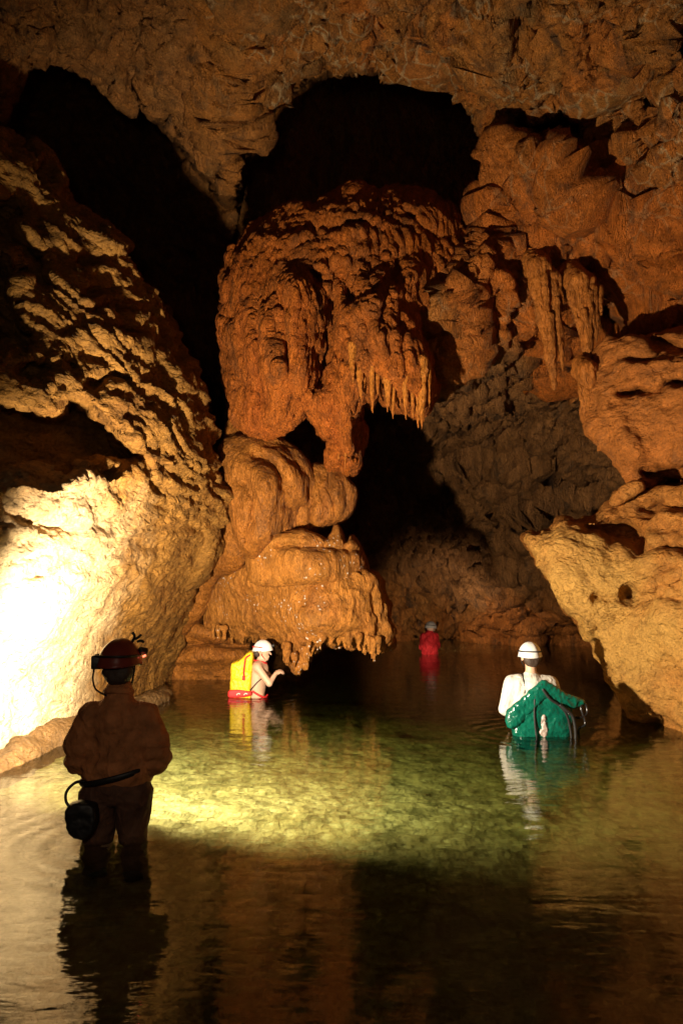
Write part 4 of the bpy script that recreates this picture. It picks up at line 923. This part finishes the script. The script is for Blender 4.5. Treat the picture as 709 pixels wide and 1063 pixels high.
def person_yellow():
    X, Y = -1.135, 11.0; zb = -1.0
    head_c = (.03, -.01, .615); hf = (1, -.12, -.12)
    torso = [((-.03, -.09, .40), (-.05, -.06, .12), .085, .085), ((-.03, .09, .40), (-.05, .06, .12), .085, .085), ((0, 0, .38), (-.03, 0, .1), .11, .1), ((-.04, -.05, -.04), (-.04, .05, -.04), .11, .11)]
    neck = [((-.01, 0, .44), (.02, -.005, .57), .062, .056), ((-.03, -.16, .42), (-.03, .16, .42), .06, .06)]
    arms = [((-.02, -.18, .41), (.14, -.2, .2), .055, .043), ((.14, -.2, .2), (.22, -.08, .32), .042, .028), ((-.02, .18, .41), (.13, .2, .2), .055, .042), ((.13, .2, .2), (.22, .04, .31), .042, .028)]
    legs = [((-.04, -.09, -.08), (-.01, -.1, -.52), .09, .06), ((-.01, -.1, -.52), (-.05, -.1, zb + .07), .055, .04), ((-.04, -.1 + .19, -.08), (-.01, .1, -.52), .09, .06), ((-.01, .1, -.52), (-.05, .1, zb + .07), .055, .04),
            ((-.05, -.1, zb + .05), (.1, -.1, zb + .03), .035, .03), ((-.05, .1, zb + .05), (.1, .1, zb + .03), .035, .03)]
    hands = [((.22, -.08, .32), (.7, .5, .35), (0, .5, -.8), .6, 1), ((.22, .04, .31), (.6, -.5, .3), (0, -.4, -.8), .6, -1)]
    rt, o = figure(X, Y, zb, 'bare-backed person in a white helmet, waist deep beside the flowstone shelf', head_c, hf, torso, arms, legs, hands, neck, .01)
    V, Q = sdf_mesh([(off([((-.04, -.06, -.12), (-.04, .06, -.12), .125, .125), ((-.04, -.09, -.1), (-.02, -.1, -.3), .11, .1), ((-.04, .09, -.1), (-.02, .1, -.3), .11, .1)], o), .03)], .011, nz=.006)
    link('shorts', V, Q, MAT['black'], rt)
    tube('waist_strap', [W_(o, q) for q in ((-.1, -.16, .09), (.0, -.16, .03), (.07, -.12, .0), (.1, -.03, .02))], .014, MAT['red_strap'], rt)
    helmet(rt, o + (.025, 0, .655), (1, -.12, -.05), 'helmet_white', 1.0, 'red_strap')
    V, Q = sdf_mesh([(off([((-.05, -.03, .6), (-.05, .03, .6), .055, .055)], o), .03)], .01, nz=.005, nsc=20)
    link('hair', V, Q, MAT['hair'], rt)
    tube('chest_strap', [W_(o, q) for q in ((-.13, -.16, .1), (-.02, -.165, .22), (.085, -.1, .3))], .008, MAT['black'], rt, flat=1)
    tube('neck_strap', [W_(o, q) for q in ((-.09, -.06, .50), (-.03, -.085, .49), (.05, -.07, .47), (.085, -.01, .45))], .014, MAT['red_strap'], rt)
    # bag carried on the back
    bg = root('dry_bag', (X - .26, Y, zb + .7), 'bright yellow bag with a red waist band on the back of the bare-backed person', 'bag')
    V, Q = slab([(-.40, -.22), (-.41, .1), (-.40, .43), (-.36, .475), (-.27, .51), (-.19, .60), (-.13, .625), (-.095, .58), (-.11, .4), (-.12, .1), (-.13, -.22)], -.02, .15, .05, .012, .008)
    b = link('bag_body', V + o, Q, MAT['yellow'], bg)
    tube('strap', [W_(o, q) for q in ((-.13, -.17, .585), (-.19, -.185, .54), (-.21, -.19, .42), (-.215, -.19, .27))], .011, MAT['red_strap'], bg)
    tube('buckle_pad', [W_(o, q) for q in ((-.215, -.185, .30), (-.215, -.187, .24))], .02, MAT['red_strap'], bg)
    V, Q = slab([(-.435, .035), (-.42, .1), (-.28, .115), (-.13, .09), (-.10, .06), (-.13, .02), (-.28, -.005), (-.42, .0)], -.02, .165, .03, .01)
    wb = link('waist_band', V + o, Q, MAT['red_strap'], bg)
    for x in (-.31, -.21):
        tube('white_mark', [W_(o, q) for q in ((x, -.192, .04), (x + .02, -.192, .062), (x + .05, -.192, .055))], .008, MAT['white_cloth'], wb)

def person_green():
    X, Y = 2.06, 8.5; zb = -.86
    head_c = (-.005, .02, .775); hf = (.12, 1, -.05)
    torso = [((-.09, 0, .5), (-.07, 0, .15), .09, .09), ((.09, 0, .5), (.07, 0, .15), .09, .09), ((0, 0, .5), (0, 0, .15), .11, .11), ((-.07, 0, .03), (.07, 0, .03), .105, .105)]
    neck = [((0, .0, .55), (0, .015, .7), .062, .056), ((-.18, 0, .52), (.18, 0, .52), .062, .062)]
    arms = [((-.22, 0, .5), (-.28, .04, .2), .056, .043), ((-.28, .04, .2), (-.2, .27, .14), .042, .028), ((.22, 0, .5), (.29, .04, .2), .056, .043), ((.29, .04, .2), (.2, .27, .14), .042, .028)]
    legs = [((-.09, 0, 0), (-.1, .05, -.42), .09, .06), ((-.1, .05, -.42), (-.1, 0, zb + .07), .055, .04), ((.1, 0, 0), (.1, .05, -.42), .09, .06), ((.1, .05, -.42), (.12, 0, zb + .07), .055, .04),
            ((-.1, -.02, zb + .05), (-.1, .14, zb + .03), .036, .03), ((.12, -.02, zb + .05), (.12, .14, zb + .03), .036, .03)]
    hands = [((-.2, .27, .14), (.5, .7, 0), (.6, -.3, -.5), .5, 1), ((.2, .27, .14), (-.5, .7, 0), (-.6, -.3, -.5), .5, -1)]
    rt, o = figure(X, Y, zb, 'person in white helmet and white shirt seen from behind, near the pointed outcrop', head_c, hf, torso, arms, legs, hands, neck, .01)
    S = [((-.12, 0, .47), (-.09, 0, .05), .12, .12), ((.12, 0, .47), (.09, 0, .05), .12, .12), ((-.19, 0, .515), (.19, 0, .515), .08, .08), ((0, -.02, .48), (0, -.02, .05), .125, .125), ((0, 0, .55), (0, .01, .585), .082, .07)]
    SA = [((-.215, 0, .5), (-.275, .02, .24), .082, .075), ((.215, 0, .5), (.28, .02, .26), .082, .075)]
    V, Q = sdf_mesh([(off(S, o), .04), (off(SA, o), .03)], .01, nz=.008, nsc=6)
    link('shirt', V, Q, MAT['white_cloth'], rt)
    V, Q = sdf_mesh([(off([((-.08, 0, 0), (.08, 0, 0), .12, .12), ((-.1, 0, -.03), (-.1, .05, -.42), .11, .085), ((-.1, .05, -.42), (-.1, 0, zb + .1), .08, .065), ((.1, 0, -.03), (.1, .05, -.42), .11, .085), ((.1, .05, -.42), (.12, 0, zb + .1), .08, .065)], o), .025)], .011, nz=.008)
    link('trousers', V, Q, MAT['black'], rt)
    helmet(rt, o + (-.005, .02, .825), hf, 'helmet_white', 1.05, 'black')
    V, Q = sdf_mesh([(off([((-.03, -.04, .77), (.03, -.04, .77), .06, .06), ((-.02, -.055, .73), (.02, -.055, .73), .035, .035)], o), .03)], .01, nz=.005, nsc=20)
    link('hair', V, Q, MAT['hair'], rt)
    bg = root('dry_bag', (X, Y - .25, 0), 'shiny wet green bag slung slantwise across the back of the white-shirted person', 'bag')
    yf = lambda X_, Z: .25 * (X_ - .05) ** 2 - .04 * Z
    V, Q = slab([(-.26, .12), (-.14, .3), (.04, .48), (.2, .44), (.34, .34), (.36, .2), (.3, -.1), (.1, -.14), (-.12, -.12), (-.24, -.02)], -.23, .075, .05, .009, .014, 9, yf, 4)
    b = link('bag_body', V + o, Q, MAT['green'], bg)
    V, Q = slab([(-.325, .24), (-.27, .30), (-.1, .46), (.02, .57), (.08, .575), (.18, .51), (.34, .42), (.47, .37), (.485, .34), (.43, .30), (.32, .28), (.2, .33), (.08, .40), (-.0, .34), (-.12, .22), (-.22, .12), (-.3, .085), (-.335, .14)], -.29, .035, .03, .0085, .012, 12, yf, 9)
    link('flap', V + o, Q, MAT['green'], bg)
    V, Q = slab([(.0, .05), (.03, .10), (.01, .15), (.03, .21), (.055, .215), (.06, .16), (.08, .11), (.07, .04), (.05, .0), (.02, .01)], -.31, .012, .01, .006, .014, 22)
    link('highlight_patch', V + o, Q, MAT['highlight'], bg)  # thin slab standing in for the wet bag's highlight
    tube('strap', [W_(o, q) for q in ((.03, -.34, .55), (-.04, -.34, .44), (-.055, -.335, .3), (-.05, -.33, .12), (-.03, -.33, -.05))], .01, MAT['black'], bg)
    tube('strap', [W_(o, q) for q in ((.03, -.35, .5), (.1, -.36, .4), (.2, -.36, .33), (.27, -.36, .24), (.31, -.34, .1), (.33, -.33, -.08))], .013, MAT['black'], bg)
    tube('strap', [W_(o, q) for q in ((.2, -.36, .34), (.26, -.37, .29), (.33, -.37, .22), (.36, -.36, .05), (.35, -.34, -.12))], .018, MAT['black'], bg)
    tube('shoulder_strap', [W_(o, q) for q in ((-.1, -.12, .42), (-.105, -.1, .54), (-.1, .0, .605), (-.1, .1, .55))], .014, MAT['black'], bg)
    hs = tag(tube('hose', [W_(o, q) for q in ((.3, -.3, .24), (.4, -.33, .2), (.5, -.3, .24), (.49, -.28, .34), (.44, -.3, .3), (.47, -.33, .14), (.4, -.33, .08), (.43, -.3, -.1))], .012, MAT['black_shine']), 'thin black tubing tangled at the right side of the wet green bag', 'hose')

def person_red():
    X, Y = 1.92, 17.0; zb = -1.0
    head_c = (.03, .02, .54); hf = (.75, .65, -.15)
    torso = [((-.08, 0, .36), (-.06, 0, .06), .09, .09), ((.08, 0, .36), (.06, 0, .06), .09, .09), ((0, 0, .36), (0, 0, .06), .11, .11), ((-.06, 0, -.06), (.06, 0, -.06), .11, .11)]
    neck = [((0, .0, .38), (.02, .015, .5), .06, .055), ((-.13, 0, .38), (.13, .05, .38), .06, .06)]
    arms = [((-.13, 0, .37), (-.15, .1, .12), .055, .043), ((-.15, .1, .12), (-.02, .27, .2), .042, .028), ((.13, .05, .37), (.17, .12, .15), .055, .043), ((.17, .12, .15), (.13, .3, .24), .042, .028)]
    legs = [((-.09, 0, -.1), (-.1, .05, -.55), .09, .06), ((-.1, .05, -.55), (-.1, 0, zb + .07), .055, .04), ((.1, 0, -.1), (.1, .05, -.55), .09, .06), ((.1, .05, -.55), (.12, 0, zb + .07), .055, .04),
            ((-.1, -.02, zb + .05), (-.1, .14, zb + .03), .036, .03), ((.12, -.02, zb + .05), (.12, .14, zb + .03), .036, .03)]
    hands = [((-.02, .27, .2), (.6, .6, .3), (0, -.5, .8), .5, 1), ((.13, .3, .24), (-.3, .8, .3), (0, -.5, .8), .5, -1)]
    rt, o = figure(X, Y, zb, 'small distant person in a red shirt and pale helmet, waist deep near the far wall', head_c, hf, torso, arms, legs, hands, neck, .013)
    S = [((-.08, 0, .34), (-.07, 0, -.05), .1, .11), ((.08, 0, .34), (.07, 0, -.05), .1, .11), ((0, -.015, .36), (0, -.015, -.05), .125, .125), ((-.12, 0, .365), (.12, .05, .38), .08, .08), ((0, 0, .42), (.01, .01, .47), .08, .068)]
    SA = [((-.13, 0, .36), (-.155, .08, .14), .07, .065), ((-.155, .08, .14), (-.1, .2, .18), .075, .06), ((.13, .05, .37), (.175, .1, .17), .07, .065), ((.175, .1, .17), (.16, .24, .22), .07, .05)]
    V, Q = sdf_mesh([(off(S, o), .04), (off(SA, o), .03)], .013, nz=.008, nsc=6)
    link('shirt', V, Q, MAT['red_cloth'], rt)
    helmet(rt, o + (.03, .02, .585), hf, 'shell_helmet_dull', 1.0, 'black')

def people():
    person_flash(); person_yellow(); person_green(); person_red()
def setup():
    sc = bpy.context.scene
    cam = bpy.data.cameras.new('camera'); co = bpy.data.objects.new('camera', cam); COL.objects.link(co)
    cam.sensor_fit = 'VERTICAL'; cam.sensor_height = 36; cam.lens = F_PX / 1063 * 36; cam.clip_end = 200
    co.location = CAM.tolist(); co.rotation_euler = (math.pi / 2 + PITCH, 0, 0); sc.camera = co
    w = bpy.data.worlds.new('World'); sc.world = w; w.use_nodes = True
    bg = w.node_tree.nodes['Background']; bg.inputs[0].default_value = (1, .7, .45, 1); bg.inputs[1].default_value = .0
    # flash held out in front of the nearest caver
    L = bpy.data.lights.new('flash_lamp', 'SPOT'); L.energy = 2600; L.spot_size = math.radians(172); L.spot_blend = .45; L.cycles.is_caustics_light = True; L.shadow_soft_size = .07; L.color = (1, .85, .64)
    lo = bpy.data.objects.new('flash_lamp', L); COL.objects.link(lo); lo.location = (-1.62, 5.68, 1.0)
    d = Vector((.33, .93, -.07)); lo.rotation_euler = d.to_track_quat('-Z', 'Y').to_euler()
    # head lamps: the white-shirted caver looks at the far one, the far one looks at the end wall
    for (lc, tg, en, cone) in (((2.08, 8.75, .89), (1.95, 17, .25), 1300, 9), ((2.15, 17.35, .62), (3.6, 21, .9), 230, 130)):
        H = bpy.data.lights.new('head_lamp_beam', 'SPOT'); H.energy = en; H.spot_size = math.radians(cone); H.spot_blend = 1; H.shadow_soft_size = .03; H.color = (1, .8, .6)
        ho = bpy.data.objects.new('head_lamp_beam', H); COL.objects.link(ho); ho.location = lc; ho.rotation_euler = (Vector(tg) - Vector(lc)).to_track_quat('-Z', 'Y').to_euler()
    # weak flash beside the camera
    K = bpy.data.lights.new('camera_flash', 'POINT'); K.energy = 100; K.shadow_soft_size = .15; K.color = (1, .8, .6)
    ko = bpy.data.objects.new('camera_flash', K); COL.objects.link(ko); ko.location = (-.5, -.3, 2.3)
    vs = sc.view_settings; vs.view_transform = 'Standard'; vs.look = 'None'; vs.exposure = 0; vs.gamma = 1; vs.use_curve_mapping = False
    sc.cycles.max_bounces = 5; sc.cycles.transparent_max_bounces = 12; sc.cycles.sample_clamp_indirect = 4; sc.cycles.use_denoising = True
    sc.cycles.volume_bounces = 0; sc.cycles.caustics_reflective = True

import time
for fn in (shell, dome, bed, water, left_wall, ledge, curtain, flowstone, right_rocks, stalactites, people, setup):
    t0 = time.time(); fn(); print('TIME', fn.__name__, round(time.time() - t0, 1))
